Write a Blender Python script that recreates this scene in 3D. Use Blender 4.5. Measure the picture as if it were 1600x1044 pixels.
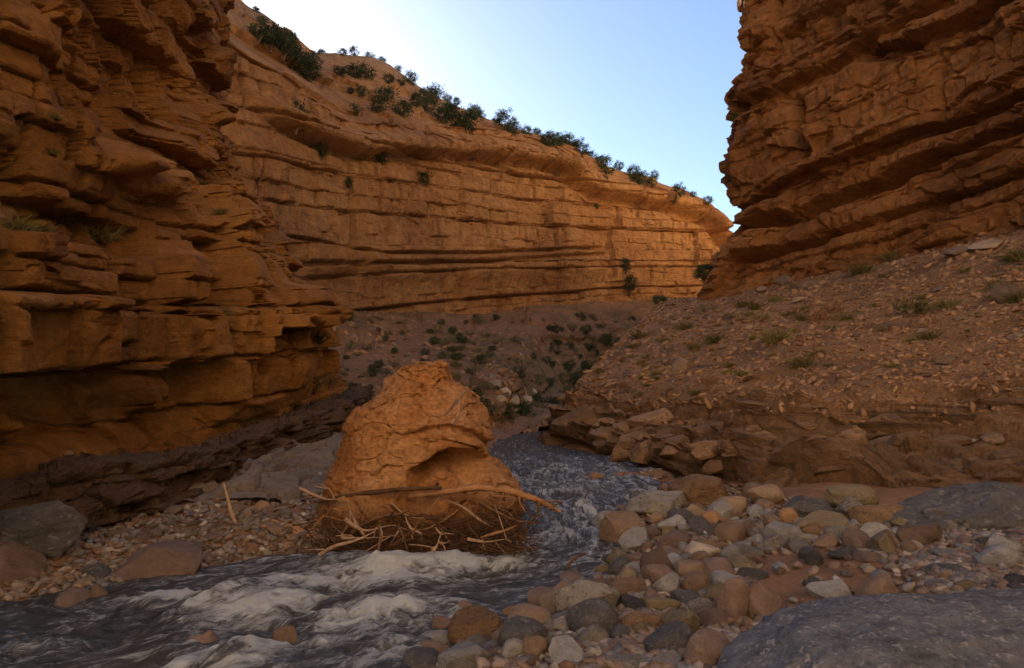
import bpy, bmesh, math, random
import numpy as np
from mathutils import Vector, Matrix, Quaternion

for o in list(bpy.data.objects):
    bpy.data.objects.remove(o, do_unlink=True)
SC = bpy.context.scene
COL = SC.collection

# ------------------------------------------------------------------ camera
F_PX = 1067.0                       # focal length in pixels of the 1600 px wide photograph (24 mm)
PITCH = math.atan(78.0 / F_PX)
CAM = np.array((0.0, 0.0, 2.2))     # water level is z = 0
cam_d = bpy.data.cameras.new('camera')
cam_d.sensor_width = 36.0
cam_d.lens = 36.0 * F_PX / 1600.0
cam_d.clip_start = 0.05
cam_d.clip_end = 3000.0
cam_o = bpy.data.objects.new('camera', cam_d)
cam_o.location = CAM
cam_o.rotation_euler = (math.pi / 2 + PITCH, 0, 0)
COL.objects.link(cam_o)
SC.camera = cam_o

# ------------------------------------------------------------------ sky, sun, exposure
SUN_AZ, SUN_EL = -25.0, 21.5        # degrees; azimuth from +Y towards +X: behind the left-hand rim
wd = bpy.data.worlds.new('World'); SC.world = wd; wd.use_nodes = True
wn = wd.node_tree.nodes; wn.clear()
w_out = wn.new('ShaderNodeOutputWorld'); w_bg = wn.new('ShaderNodeBackground'); w_sky = wn.new('ShaderNodeTexSky')
w_sky.sky_type = 'NISHITA'; w_sky.sun_disc = False
w_sky.sun_elevation = math.radians(SUN_EL); w_sky.sun_rotation = math.radians(SUN_AZ)
w_sky.altitude = 1500; w_sky.air_density = 1.0; w_sky.dust_density = 1.1; w_sky.ozone_density = 1.2
w_bg.inputs['Strength'].default_value = 0.052
wd.node_tree.links.new(w_sky.outputs[0], w_bg.inputs[0]); wd.node_tree.links.new(w_bg.outputs[0], w_out.inputs[0])
sun_d = bpy.data.lights.new('sun', 'SUN'); sun_d.energy = 5.0; sun_d.angle = math.radians(0.5); sun_d.color = (1.0, 0.88, 0.72)
sun_o = bpy.data.objects.new('sun', sun_d); COL.objects.link(sun_o)
_a, _e = math.radians(SUN_AZ), math.radians(SUN_EL)
SUN = Vector((math.sin(_a) * math.cos(_e), math.cos(_a) * math.cos(_e), math.sin(_e)))
sun_o.rotation_euler = SUN.to_track_quat('Z', 'Y').to_euler()
sun_o.location = (0, 0, 150)
vs = SC.view_settings
vs.view_transform = 'Standard'; vs.look = 'None'; vs.exposure = 2.2; vs.gamma = 1.0; vs.use_curve_mapping = False
SC.render.engine = 'CYCLES'
SC.cycles.max_bounces = 8; SC.cycles.diffuse_bounces = 5; SC.cycles.glossy_bounces = 3; SC.cycles.use_denoising = True

# ------------------------------------------------------------------ projection helpers
_F = np.array((0, math.cos(PITCH), math.sin(PITCH))); _U = np.array((0, -math.sin(PITCH), math.cos(PITCH)))
def P(px, py, Y):
    d = _F + (px - 800.0) / F_PX * np.array((1.0, 0, 0)) - (py - 522.0) / F_PX * _U
    return CAM + d * (Y / d[1])
def ray(px, py):
    d = _F + (px - 800.0) / F_PX * np.array((1.0, 0, 0)) - (py - 522.0) / F_PX * _U
    return d / np.linalg.norm(d)
def proj(V):
    r = V - CAM
    zc = np.maximum(r @ _F, 0.05)
    return 800 + F_PX * r[..., 0] / zc, 522 - F_PX * (r @ _U) / zc

# ------------------------------------------------------------------ noise
def _hash(ix, iy, iz, seed):
    with np.errstate(over='ignore'):
        h = (ix.astype(np.uint32) * np.uint32(374761393) + iy.astype(np.uint32) * np.uint32(668265263)
             + iz.astype(np.uint32) * np.uint32(2147483647) + np.uint32((seed * 974634777 + 12345) & 0xffffffff))
        h = (h ^ (h >> np.uint32(13))) * np.uint32(1274126177)
        h = (h ^ (h >> np.uint32(16))) * np.uint32(2246822519)
        h = h ^ (h >> np.uint32(15))
    return h.astype(np.float64) / 4294967295.0
def vnoise(x, y, z, seed=0):
    xi, yi, zi = np.floor(x), np.floor(y), np.floor(z)
    fx, fy, fz = x - xi, y - yi, z - zi
    fx = fx * fx * (3 - 2 * fx); fy = fy * fy * (3 - 2 * fy); fz = fz * fz * (3 - 2 * fz)
    xi = xi.astype(np.int64); yi = yi.astype(np.int64); zi = zi.astype(np.int64)
    r = 0
    for a in (0, 1):
        for b in (0, 1):
            for c in (0, 1):
                w = (fx if a else 1 - fx) * (fy if b else 1 - fy) * (fz if c else 1 - fz)
                r = r + w * _hash(xi + a, yi + b, zi + c, seed)
    return r * 2 - 1
def fbm(V, scale, octaves=4, seed=0, gain=0.5, stretch=(1, 1, 1), ridged=False):
    x, y, z = V[..., 0] / scale / stretch[0], V[..., 1] / scale / stretch[1], V[..., 2] / scale / stretch[2]
    s, a, t = 0, 1.0, 0
    for k in range(octaves):
        n = vnoise(x + 17.3 * k, y - 9.1 * k, z + 4.7 * k, seed + k)
        if ridged: n = 1 - 2 * np.abs(n)
        s = s + a * n; t += a; a *= gain
        x, y, z = x * 2.03, y * 2.03, z * 2.03
    return s / t
def sstep(a, b, x):
    t = np.clip((x - a) / (b - a), 0, 1)
    return t * t * (3 - 2 * t)
def lerp_pts(x, pts):
    return np.interp(x, [p[0] for p in pts], [p[1] for p in pts])
def cells(V, scale, seed=0):
    """3-D cellular noise: (F1, F2, id)"""
    X = V / np.asarray(scale)
    base = np.floor(X).astype(np.int64)
    f1 = np.full(X.shape[:-1], 9.0); f2 = f1.copy(); idv = np.zeros_like(f1); ox = idv; oy = idv; oz = idv
    for a in (-1, 0, 1):
        for b in (-1, 0, 1):
            for c in (-1, 0, 1):
                ix, iy, iz = base[..., 0] + a, base[..., 1] + b, base[..., 2] + c
                h = _hash(ix, iy, iz, seed)
                qx = ix + h; qy = iy + _hash(ix, iy, iz, seed + 1); qz = iz + _hash(ix, iy, iz, seed + 2)
                d = np.maximum(np.maximum(np.abs(X[..., 0] - qx), np.abs(X[..., 1] - qy)), np.abs(X[..., 2] - qz)) * 0.6 \
                    + np.sqrt((X[..., 0] - qx) ** 2 + (X[..., 1] - qy) ** 2 + (X[..., 2] - qz) ** 2) * 0.4
                m = d < f1
                f2 = np.where(m, f1, np.minimum(f2, d)); idv = np.where(m, h, idv); f1 = np.where(m, d, f1)
                ox = np.where(m, X[..., 0] - qx, ox); oy = np.where(m, X[..., 1] - qy, oy); oz = np.where(m, X[..., 2] - qz, oz)
    h2 = (idv * 7919.0) % 1.0; h3 = (idv * 104729.0) % 1.0; h4 = (idv * 1299709.0) % 1.0
    facet = (h2 - 0.5) * ox + (h3 - 0.5) * oy + (h4 - 0.5) * oz      # each block has its own tilted face
    return f1, f2, idv, facet
def strata(s, u, seed, tmin, tmax, blen, wl, wb, crack, edge):
    """beds of random thickness along s, each broken into blocks along u: outward offset in metres"""
    rng = np.random.default_rng(seed)
    lo, hi = float(s.min()) - 2 * tmax, float(s.max()) + 2 * tmax
    n = int((hi - lo) / tmin) + 4
    bounds = lo + np.cumsum(rng.uniform(tmin, tmax, n))
    bounds = np.concatenate(([lo - 1], bounds))
    i = np.clip(np.searchsorted(bounds, s) - 1, 0, n - 1)
    lay = rng.uniform(-1, 1, n + 1)[i]
    cr = 0.12 + 0.88 * np.random.default_rng(seed + 999).random(n + 2) ** 2.5
    cr = np.where(s - bounds[i] < bounds[i + 1] - s, cr[i], cr[i + 1])
    L = blen * rng.uniform(0.5, 1.6, n + 1)[i]
    uu = u / L + rng.uniform(0, 100, n + 1)[i]
    uu = uu + 0.35 * np.sin(uu * 2.1 + i)
    j = np.floor(uu); fr = uu - j
    b = _hash(i.astype(np.int64), j.astype(np.int64), np.zeros_like(i, dtype=np.int64), seed) * 2 - 1
    du = np.minimum(fr, 1 - fr) * L
    ds = np.minimum(s - bounds[i], bounds[i + 1] - s)
    on = _hash(i.astype(np.int64), np.round(uu).astype(np.int64), np.ones_like(i, dtype=np.int64), seed + 5) > 0.35
    return lay * wl + b * wb - crack * cr * np.exp(-(ds / edge) ** 2) - crack * 0.8 * np.exp(-(du / edge) ** 2) * on

# ------------------------------------------------------------------ materials
def nd(nt, t, **kw):
    n = nt.nodes.new(t)
    for k, v in kw.items():
        if k in n.inputs.keys(): n.inputs[k].default_value = v
        else: setattr(n, k, v)
    return n
def ramp(nt, fac, stops):
    r = nt.nodes.new('ShaderNodeValToRGB')
    e = r.color_ramp.elements
    while len(e) < len(stops): e.new(0.5)
    for q, (p, c) in zip(e, stops):
        q.position = p; q.color = (c[0], c[1], c[2], 1)
    nt.links.new(fac, r.inputs[0]); return r.outputs[0]
def mixc(nt, fac, a, b, mode='MIX'):
    m = nt.nodes.new('ShaderNodeMix'); m.data_type = 'RGBA'; m.blend_type = mode
    for s, v in ((0, fac), (6, a), (7, b)):
        if isinstance(v, (int, float)): m.inputs[s].default_value = v
        elif isinstance(v, tuple): m.inputs[s].default_value = (*v, 1)
        else: nt.links.new(v, m.inputs[s])
    return m.outputs[2]
def noise(nt, co, scale, detail=6, rough=0.6, st=(1, 1, 1), rot=(0, 0, 0)):
    mp = nt.nodes.new('ShaderNodeMapping'); mp.inputs['Scale'].default_value = st; mp.inputs['Rotation'].default_value = rot
    nt.links.new(co, mp.inputs[0])
    n = nd(nt, 'ShaderNodeTexNoise', Scale=scale, Detail=detail, Roughness=rough)
    nt.links.new(mp.outputs[0], n.inputs['Vector']); return n.outputs[0]
def start(name):
    m = bpy.data.materials.new(name); m.use_nodes = True
    nt = m.node_tree; b = nt.nodes['Principled BSDF']
    return m, nt, b
def bump(nt, b, hts):
    prev = None
    for h, strength, dist in hts:
        n = nd(nt, 'ShaderNodeBump', Strength=strength, Distance=dist)
        nt.links.new(h, n.inputs['Height'])
        if prev: nt.links.new(prev, n.inputs['Normal'])
        prev = n.outputs[0]
    nt.links.new(prev, b.inputs['Normal'])
def math_n(nt, op, a, b_):
    m = nt.nodes.new('ShaderNodeMath'); m.operation = op
    for s, v in ((0, a), (1, b_)):
        if isinstance(v, (int, float)): m.inputs[s].default_value = v
        else: nt.links.new(v, m.inputs[s])
    return m.outputs[0]

def mat_rock(name, stops, stain=(0.06, 0.035, 0.02), stain_amt=0.5, sc=1.0, dip=0.0, bmp=0.6, pale=(0.5, 0.33, 0.2), pale_amt=0.3, streak=0.35, flood=None, grain=0.55, dipx=0.0, band=0.3):
    """bedded rock: broad colour patches, thin beds, rain streaks, speckle. sc = metres of the broad pattern"""
    m, nt, b = start(name)
    co = nt.nodes.new('ShaderNodeTexCoord').outputs['Object']
    big = noise(nt, co, 0.6 / sc, 8, 0.62)
    c = ramp(nt, big, stops)
    bed = noise(nt, co, 1.4 / sc, 6, 0.7, (0.22, 0.22, 3.2), (dipx, dip, 0))
    c = mixc(nt, ramp(nt, bed, [(0.5, (0, 0, 0)), (0.72, (pale_amt,) * 3)]), c, pale)
    bd2 = noise(nt, co, 2.6 / sc, 5, 0.65, (0.16, 0.16, 3.0), (dipx, dip, 0))
    c = mixc(nt, ramp(nt, bd2, [(0.56, (0, 0, 0)), (0.66, (band,) * 3)]), c, stain)
    st = noise(nt, co, 1.1 / sc, 5, 0.65, (1.6, 1.6, 0.16))
    c = mixc(nt, ramp(nt, st, [(0.52, (0, 0, 0)), (0.75, (streak,) * 3)]), c, stain)
    pt = noise(nt, co, 0.35 / sc, 9, 0.7)
    c = mixc(nt, ramp(nt, pt, [(0.5, (0, 0, 0)), (0.68, (stain_amt,) * 3)]), c, stain)
    fine = noise(nt, co, 9.0 / sc, 8, 0.7)
    c = mixc(nt, grain, c, ramp(nt, fine, [(0.25, (0.25, 0.25, 0.25)), (0.75, (0.78, 0.76, 0.74))]), 'OVERLAY')
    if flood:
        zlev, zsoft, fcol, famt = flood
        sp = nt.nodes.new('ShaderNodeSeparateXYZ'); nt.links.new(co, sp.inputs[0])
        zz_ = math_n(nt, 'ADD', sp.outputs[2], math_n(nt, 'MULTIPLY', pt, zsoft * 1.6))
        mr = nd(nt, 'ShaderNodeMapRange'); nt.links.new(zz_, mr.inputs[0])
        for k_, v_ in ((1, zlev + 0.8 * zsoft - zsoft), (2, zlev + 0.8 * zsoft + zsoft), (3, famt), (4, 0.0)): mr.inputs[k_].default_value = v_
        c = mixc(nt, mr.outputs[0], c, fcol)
    nt.links.new(c, b.inputs['Base Color'])
    b.inputs['Roughness'].default_value = 0.88; b.inputs['Specular IOR Level'].default_value = 0.3
    bedb = noise(nt, co, 3.5 / sc, 8, 0.7, (0.5, 0.5, 3.0), (dipx, dip, 0))
    bump(nt, b, [(bedb, min(1, bmp), 0.22 * sc), (fine, min(1, bmp * 1.2), 0.09 * sc)])
    return m

def mat_stone(name, c1, c2, spots=None, rough=0.8, bmp=0.4, pits=False, freq=1.0):
    """loose stone; each one a little lighter, darker or warmer than the next"""
    m, nt, b = start(name)
    tc = nt.nodes.new('ShaderNodeTexCoord').outputs['Object']
    oi = nt.nodes.new('ShaderNodeObjectInfo')
    ad = nt.nodes.new('ShaderNodeVectorMath'); ad.operation = 'ADD'
    nt.links.new(tc, ad.inputs[0])
    cx = nt.nodes.new('ShaderNodeCombineXYZ'); sc_ = math_n(nt, 'MULTIPLY', oi.outputs['Random'], 37.0)
    nt.links.new(sc_, cx.inputs[0]); nt.links.new(sc_, cx.inputs[2]); nt.links.new(cx.outputs[0], ad.inputs[1])
    co = ad.outputs[0]
    n1 = noise(nt, co, 2.6 * freq, 9, 0.72)
    c = ramp(nt, n1, [(0.32, c1), (0.66, c2)])
    fine = noise(nt, co, 22 * freq, 6, 0.7)
    c = mixc(nt, 0.5, c, ramp(nt, fine, [(0.3, (0.28,) * 3), (0.72, (0.75,) * 3)]), 'OVERLAY')
    if spots:
        n2 = noise(nt, co, 9 * freq, 4, 0.6)
        c = mixc(nt, ramp(nt, n2, [(0.56, (0, 0, 0)), (0.64, (0.8,) * 3)]), c, spots)
    hs = nt.nodes.new('ShaderNodeHueSaturation')
    v = math_n(nt, 'MULTIPLY_ADD', oi.outputs['Random'], 0.7); v.node.inputs[2].default_value = 0.65
    nt.links.new(v, hs.inputs['Value']); nt.links.new(c, hs.inputs['Color'])
    nt.links.new(hs.outputs[0], b.inputs['Base Color'])
    b.inputs['Roughness'].default_value = rough; b.inputs['Specular IOR Level'].default_value = 0.35
    hts = [(n1, min(1.0, bmp * 1.2), 0.10), (fine, min(1.0, bmp * 1.4), 0.035)]
    if pits:
        vo = nd(nt, 'ShaderNodeTexVoronoi', Scale=11.0 * freq); nt.links.new(co, vo.inputs['Vector'])
        pv = ramp(nt, vo.outputs['Distance'], [(0.1, (0, 0, 0)), (0.32, (1, 1, 1))])
        hts.append((pv, 0.7, 0.05))
    bump(nt, b, hts)
    return m

def mat_plain(name, c1, c2, scale=6.0, rough=0.85, st=(1, 1, 1), spec=0.25, trans=0.0):
    m, nt, b = start(name)
    tc = nt.nodes.new('ShaderNodeTexCoord').outputs['Object']
    n1 = noise(nt, tc, scale, 5, 0.6, st)
    oi = nt.nodes.new('ShaderNodeObjectInfo')
    c = ramp(nt, n1, [(0.3, c1), (0.7, c2)])
    hs = nt.nodes.new('ShaderNodeHueSaturation')
    v = math_n(nt, 'MULTIPLY_ADD', oi.outputs['Random'], 0.6); v.node.inputs[2].default_value = 0.7
    nt.links.new(v, hs.inputs['Value']); nt.links.new(c, hs.inputs['Color'])
    nt.links.new(hs.outputs[0], b.inputs['Base Color'])
    b.inputs['Roughness'].default_value = rough; b.inputs['Specular IOR Level'].default_value = spec
    bump(nt, b, [(n1, 0.4, 0.02)])
    return m

M = {}
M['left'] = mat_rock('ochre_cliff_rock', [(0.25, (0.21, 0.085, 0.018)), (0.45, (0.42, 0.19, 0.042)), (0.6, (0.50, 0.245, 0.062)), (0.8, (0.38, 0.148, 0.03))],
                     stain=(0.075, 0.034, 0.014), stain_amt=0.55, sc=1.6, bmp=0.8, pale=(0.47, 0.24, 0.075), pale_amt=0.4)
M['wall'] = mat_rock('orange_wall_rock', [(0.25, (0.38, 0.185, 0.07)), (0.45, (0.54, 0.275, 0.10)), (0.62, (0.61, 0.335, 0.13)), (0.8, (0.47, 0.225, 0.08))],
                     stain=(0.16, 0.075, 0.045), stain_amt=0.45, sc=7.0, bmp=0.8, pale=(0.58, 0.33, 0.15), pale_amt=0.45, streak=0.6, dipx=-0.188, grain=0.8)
M['right'] = mat_rock('brown_cliff_rock', [(0.25, (0.20, 0.082, 0.03)), (0.45, (0.38, 0.17, 0.055)), (0.62, (0.49, 0.235, 0.08)), (0.8, (0.30, 0.122, 0.044))],
                      stain=(0.07, 0.04, 0.025), stain_amt=0.8, sc=3.2, bmp=0.9, pale=(0.45, 0.22, 0.09), pale_amt=0.35, streak=0.55)
M['ledge'] = mat_rock('talus_slope_rock', [(0.25, (0.20, 0.11, 0.055)), (0.45, (0.34, 0.20, 0.098)), (0.62, (0.42, 0.255, 0.13)), (0.8, (0.28, 0.15, 0.072))],
                      stain=(0.07, 0.05, 0.04), stain_amt=0.65, sc=1.4, bmp=1.0, pale=(0.42, 0.27, 0.15), pale_amt=0.35, streak=0.2, flood=(1.3, 0.7, (0.14, 0.098, 0.07), 0.45), grain=0.9, band=0.75)
M['bounce'] = mat_rock('buff_bounce_rock', [(0.25, (0.46, 0.31, 0.18)), (0.45, (0.60, 0.425, 0.26)), (0.62, (0.66, 0.48, 0.30)), (0.8, (0.54, 0.365, 0.21))],
                     stain=(0.22, 0.14, 0.09), stain_amt=0.3, sc=8.0, bmp=0.6, pale=(0.66, 0.5, 0.34), pale_amt=0.4)  # pale tone chosen so the unseen walls reflect more sun into the shade
M['bench'] = mat_rock('dark_bench_rock', [(0.25, (0.07, 0.045, 0.03)), (0.5, (0.13, 0.08, 0.05)), (0.8, (0.17, 0.10, 0.055))],
                      stain=(0.05, 0.045, 0.042), stain_amt=0.6, sc=0.9, bmp=0.8, pale=(0.28, 0.16, 0.08), pale_amt=0.4)
M['slab'] = mat_rock('grey_slab_rock', [(0.25, (0.15, 0.125, 0.10)), (0.5, (0.25, 0.21, 0.17)), (0.8, (0.33, 0.265, 0.20))],
                     stain=(0.10, 0.07, 0.045), stain_amt=0.4, sc=0.7, bmp=0.7, pale=(0.33, 0.29, 0.25), pale_amt=0.4)
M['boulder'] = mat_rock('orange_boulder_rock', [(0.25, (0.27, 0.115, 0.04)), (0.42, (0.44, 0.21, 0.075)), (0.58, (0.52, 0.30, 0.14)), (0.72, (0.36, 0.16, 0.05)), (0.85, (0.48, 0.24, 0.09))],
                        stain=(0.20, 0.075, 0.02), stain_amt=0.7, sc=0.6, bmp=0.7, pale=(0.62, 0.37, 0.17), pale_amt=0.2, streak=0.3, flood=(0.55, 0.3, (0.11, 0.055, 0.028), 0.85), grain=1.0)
M['talus'] = mat_rock('far_talus_earth', [(0.25, (0.16, 0.09, 0.045)), (0.5, (0.27, 0.155, 0.078)), (0.8, (0.35, 0.205, 0.105))],
                      stain=(0.085, 0.085, 0.04), stain_amt=0.75, sc=3.0, bmp=0.6, pale=(0.33, 0.2, 0.12), pale_amt=0.3, streak=0.0)
M['ground'] = mat_rock('river_sand', [(0.25, (0.15, 0.085, 0.05)), (0.5, (0.25, 0.135, 0.072)), (0.8, (0.31, 0.18, 0.10))],
                       stain=(0.10, 0.065, 0.045), stain_amt=0.5, sc=0.5, bmp=0.5, pale=(0.4, 0.27, 0.18), pale_amt=0.25, streak=0.0)

# ------------------------------------------------------------------ object helpers
def link(name, me, mats=None, parent=None, kind=None, label=None, cat=None, group=None):
    o = bpy.data.objects.new(name, me); COL.objects.link(o)
    if parent: o.parent = parent
    if mats is not None and me is not None and not me.materials: me.materials.append(mats)
    if kind: o['kind'] = kind
    if label: o['label'] = label
    if cat: o['category'] = cat
    if group: o['group'] = group
    return o
def mesh_np(name, V, Fq, smooth=True):
    """V (n,3), Fq (m,k) index array"""
    me = bpy.data.meshes.new(name)
    V = np.ascontiguousarray(V, dtype=np.float32); Fq = np.ascontiguousarray(Fq, dtype=np.int32)
    m, k = Fq.shape
    me.vertices.add(len(V)); me.vertices.foreach_set('co', V.ravel())
    me.loops.add(m * k); me.loops.foreach_set('vertex_index', Fq.ravel())
    me.polygons.add(m); me.polygons.foreach_set('loop_start', np.arange(0, m * k, k, dtype=np.int32))
    me.polygons.foreach_set('loop_total', np.full(m, k, dtype=np.int32))
    me.polygons.foreach_set('use_smooth', np.full(m, smooth, dtype=bool))
    me.update(calc_edges=True)
    return me
def grid_faces(nv, nu, flip=False):
    a = np.arange(nv * nu).reshape(nv, nu)
    q = np.stack((a[:-1, :-1], a[:-1, 1:], a[1:, 1:], a[1:, :-1]), -1).reshape(-1, 4)
    return q[:, ::-1] if flip else q
def cat_rom(C, t):
    n = C.shape[0]
    i = np.clip(np.floor(t).astype(int), 0, n - 2); f = (t - i)[(...,) + (None,) * (C.ndim - 1)]
    Ce = np.concatenate((2 * C[:1] - C[1:2], C, 2 * C[-1:] - C[-2:-1]))
    p0, p1, p2, p3 = Ce[i], Ce[i + 1], Ce[i + 2], Ce[i + 3]
    return 0.5 * (2 * p1 + (p2 - p0) * f + (2 * p0 - 5 * p1 + 4 * p2 - p3) * f * f + (3 * p1 - p0 - 3 * p2 + p3) * f ** 3)
def params(counts):
    return np.concatenate([k + np.arange(c) / c for k, c in enumerate(counts)] + [[len(counts)]])
class Sheet: pass
def sheet(C, step, cap=140, capr=140, stepr=None):
    """C[r][c] world control points -> dense smooth grid with outward normals"""
    C = np.asarray(C, float)
    px, py = proj(C)
    def cnt(axis, cp, step=step):
        d = np.hypot(np.diff(px, axis=axis), np.diff(py, axis=axis))
        ok = (px > -120) & (px < 1720) & (py > -90) & (py < 1100) & (C[..., 1] > 2.0)
        seen = (ok[:-1] | ok[1:]) if axis == 0 else (ok[:, :-1] | ok[:, 1:])
        d = np.where(seen, np.minimum(d, 420), 0)
        d = np.maximum(d.max(axis=1 - axis), 16 * step)
        return [int(np.clip(round(x / step), 5, cp)) for x in d]
    tr, tcn = params(cnt(0, capr, stepr or step)), params(cnt(1, cap))
    G = cat_rom(C, tr)
    G = np.swapaxes(cat_rom(np.swapaxes(G, 0, 1), tcn), 0, 1)
    S = Sheet(); S.B = G; S.tr, S.tc = tr, tcn
    S.px, S.py = proj(G)
    N = np.cross(np.gradient(G, axis=1), np.gradient(G, axis=0))
    N /= np.linalg.norm(N, axis=-1, keepdims=True) + 1e-9
    S.N = N
    S.u = np.cumsum(np.concatenate((np.zeros((G.shape[0], 1)), np.linalg.norm(np.diff(G, axis=1), axis=-1)), 1), 1)
    S.u = np.broadcast_to(S.u[G.shape[0] // 3], S.u.shape)
    return S
def finish(S, D, name, mat, hor=0.0, extra=None, smooth=True):
    """push the sheet out by D metres along its normal and make it an object"""
    N = S.N.copy()
    if hor: N[..., 2] *= (1 - hor); N /= np.linalg.norm(N, axis=-1, keepdims=True) + 1e-9
    S.V = S.B + N * D[..., None]
    if extra is not None: S.V = S.V + extra
    nv, nu = S.V.shape[:2]
    me = mesh_np(name, S.V.reshape(-1, 3), grid_faces(nv, nu), smooth)
    S.qx, S.qy = proj(S.V)
    n2 = np.cross(np.gradient(S.V, axis=1), np.gradient(S.V, axis=0))
    S.n2 = n2 / (np.linalg.norm(n2, axis=-1, keepdims=True) + 1e-9)
    return link(name, me, mat, kind='structure')
def orient(S):
    v = CAM - S.B
    if np.mean(np.sum(S.N * v, -1)) < 0: S.N = -S.N
def on_sheet(S, px, py, cols=None):
    d = (S.qx - px) ** 2 + (S.qy - py) ** 2 + 0.02 * (S.V[..., 1]) ** 1
    if cols is not None: d = d + np.where((S.tc >= cols[0]) & (S.tc <= cols[1]), 0, 1e9)[None, :]
    k = np.unravel_index(np.argmin(d), d.shape)
    return S.V[k], S.n2[k]

# ------------------------------------------------------------------ river outline and ground height
L_SH = [(-40, 5.0), (-24, 5.2), (-14, 5.8), (-9, 6.5), (-5.6, 7.05), (-4.6, 7.35), (-3.7, 7.95), (-2.4, 8.9), (-1.2, 9.35), (-0.1, 10.2), (0.05, 11.5), (-0.2, 13.5), (-0.4, 17), (-0.7, 22), (-0.5, 26.5), (0.6, 31), (3.0, 37), (9, 46)]
R_SH = [(-40, -2), (-22, -1.2), (-10, 0.6), (-4, 2.4), (-1.9, 4.0), (-0.85, 5.2), (-0.15, 6.2), (0.45, 6.95), (0.8, 7.7), (1.45, 8.9), (1.4, 10.4), (1.55, 11.7), (2.3, 13.3), (3.7, 15.2), (3.6, 17), (3.2, 19.5), (2.3, 22), (1.6, 25.5), (2.2, 30), (5, 35), (11, 43)]
def smooth_line(pts, n=6):
    A = np.array(pts, float); t = np.linspace(0, len(A) - 1, (len(A) - 1) * n + 1)
    return cat_rom(A, t)
LS, RS = smooth_line(L_SH), smooth_line(R_SH)
def seg_dist(X, Y, A):
    d = np.full(X.shape, 1e9)
    for (ax, ay), (bx, by) in zip(A[:-1], A[1:]):
        vx, vy = bx - ax, by - ay
        t = np.clip(((X - ax) * vx + (Y - ay) * vy) / (vx * vx + vy * vy + 1e-12), 0, 1)
        d = np.minimum(d, (X - ax - t * vx) ** 2 + (Y - ay - t * vy) ** 2)
    return np.sqrt(d)
POLY = np.concatenate((LS, RS[::-1]))
def inside(X, Y, A):
    c = np.zeros(X.shape, bool); n = len(A)
    for k in range(n):
        x1, y1 = A[k]; x2, y2 = A[(k + 1) % n]
        if y1 == y2: continue
        m = ((y1 > Y) != (y2 > Y)) & (X < (x2 - x1) * (Y - y1) / (y2 - y1) + x1)
        c ^= m
    return c
def ground_z(X, Y):
    X = np.asarray(X, float); Y = np.asarray(Y, float)
    dl, dr = seg_dist(X, Y, LS), seg_dist(X, Y, RS)
    ins = inside(X, Y, POLY)
    left = dl < dr
    d = np.minimum(dl, dr)
    zl = 0.02 + 0.30 * sstep(0, 0.9, d) + 0.45 * sstep(0.6, 4.5, d) + 0.12 * np.maximum(d - 4, 0)
    zr = 0.01 + 0.24 * sstep(0, 0.9, d) + 0.34 * sstep(0.6, 4.5, d) + 0.04 * np.maximum(d - 4, 0)
    z = np.where(left, zl, zr)
    z = np.where(ins, -0.02 - 0.45 * sstep(0, 1.0, d), z)
    z = z + 0.62 * np.exp(-((X - 2.6 - 0.15 * (Y - 16)) / 0.9) ** 2 - ((Y - 16.2) / 0.55) ** 2) * ins
    W = np.stack((X, Y, np.zeros_like(X)), -1)
    z = z + (0.05 * fbm(W, 0.9, 3, 71) + 0.02 * fbm(W, 0.2, 2, 75)) * np.where(ins, 0.5, sstep(0, 0.4, d))
    return z
_lx = np.arange(-16, 13, 0.08); _ly = np.arange(-1, 50, 0.08)
_LX, _LY = np.meshgrid(_lx, _ly); _LZ = ground_z(_LX, _LY)
def ground_fast(X, Y):
    fx = np.clip((np.asarray(X) - _lx[0]) / 0.08, 0, len(_lx) - 1.001); fy = np.clip((np.asarray(Y) - _ly[0]) / 0.08, 0, len(_ly) - 1.001)
    i, j = fx.astype(int), fy.astype(int); u, v = fx - i, fy - j
    return (_LZ[j, i] * (1 - u) + _LZ[j, i + 1] * u) * (1 - v) + (_LZ[j + 1, i] * (1 - u) + _LZ[j + 1, i + 1] * u) * v
def gz(x, y): return float(ground_fast(x, y))
def hit_ground(px, py):
    d = ray(px, py); t = np.linspace(2.2, 45, 700)
    Q = CAM + d * t[:, None]
    g = ground_fast(Q[:, 0], Q[:, 1])
    k = int(np.argmax(Q[:, 2] < np.maximum(g, -0.02)))
    return Q[k] if k else Q[-1]

# ground sheet: fine near the camera, coarse far away
def spaced(lo, a, b, hi, fine, ncoarse):
    l = a - (a - lo) * np.linspace(0, 1, ncoarse)[1:][::-1] ** 2.2
    r = b + (hi - b) * np.linspace(0, 1, ncoarse)[1:] ** 2.2
    return np.concatenate((l, np.arange(a, b, fine), [b], r))
gx = spaced(-900, -9, 9, 900, 0.10, 40); gy = spaced(-300, 3, 18, 1500, 0.10, 50)
GX, GY = np.meshgrid(gx, gy)
GZ = ground_z(GX, GY)
GZ = np.where(np.hypot(GX, GY - 10) > 70, np.minimum(GZ, 1.0), GZ)
GZ = np.minimum(GZ, 1.6)
link('ground', mesh_np('ground', np.stack((GX, GY, GZ), -1).reshape(-1, 3), grid_faces(len(gy), len(gx))), M['ground'], kind='structure')

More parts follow.
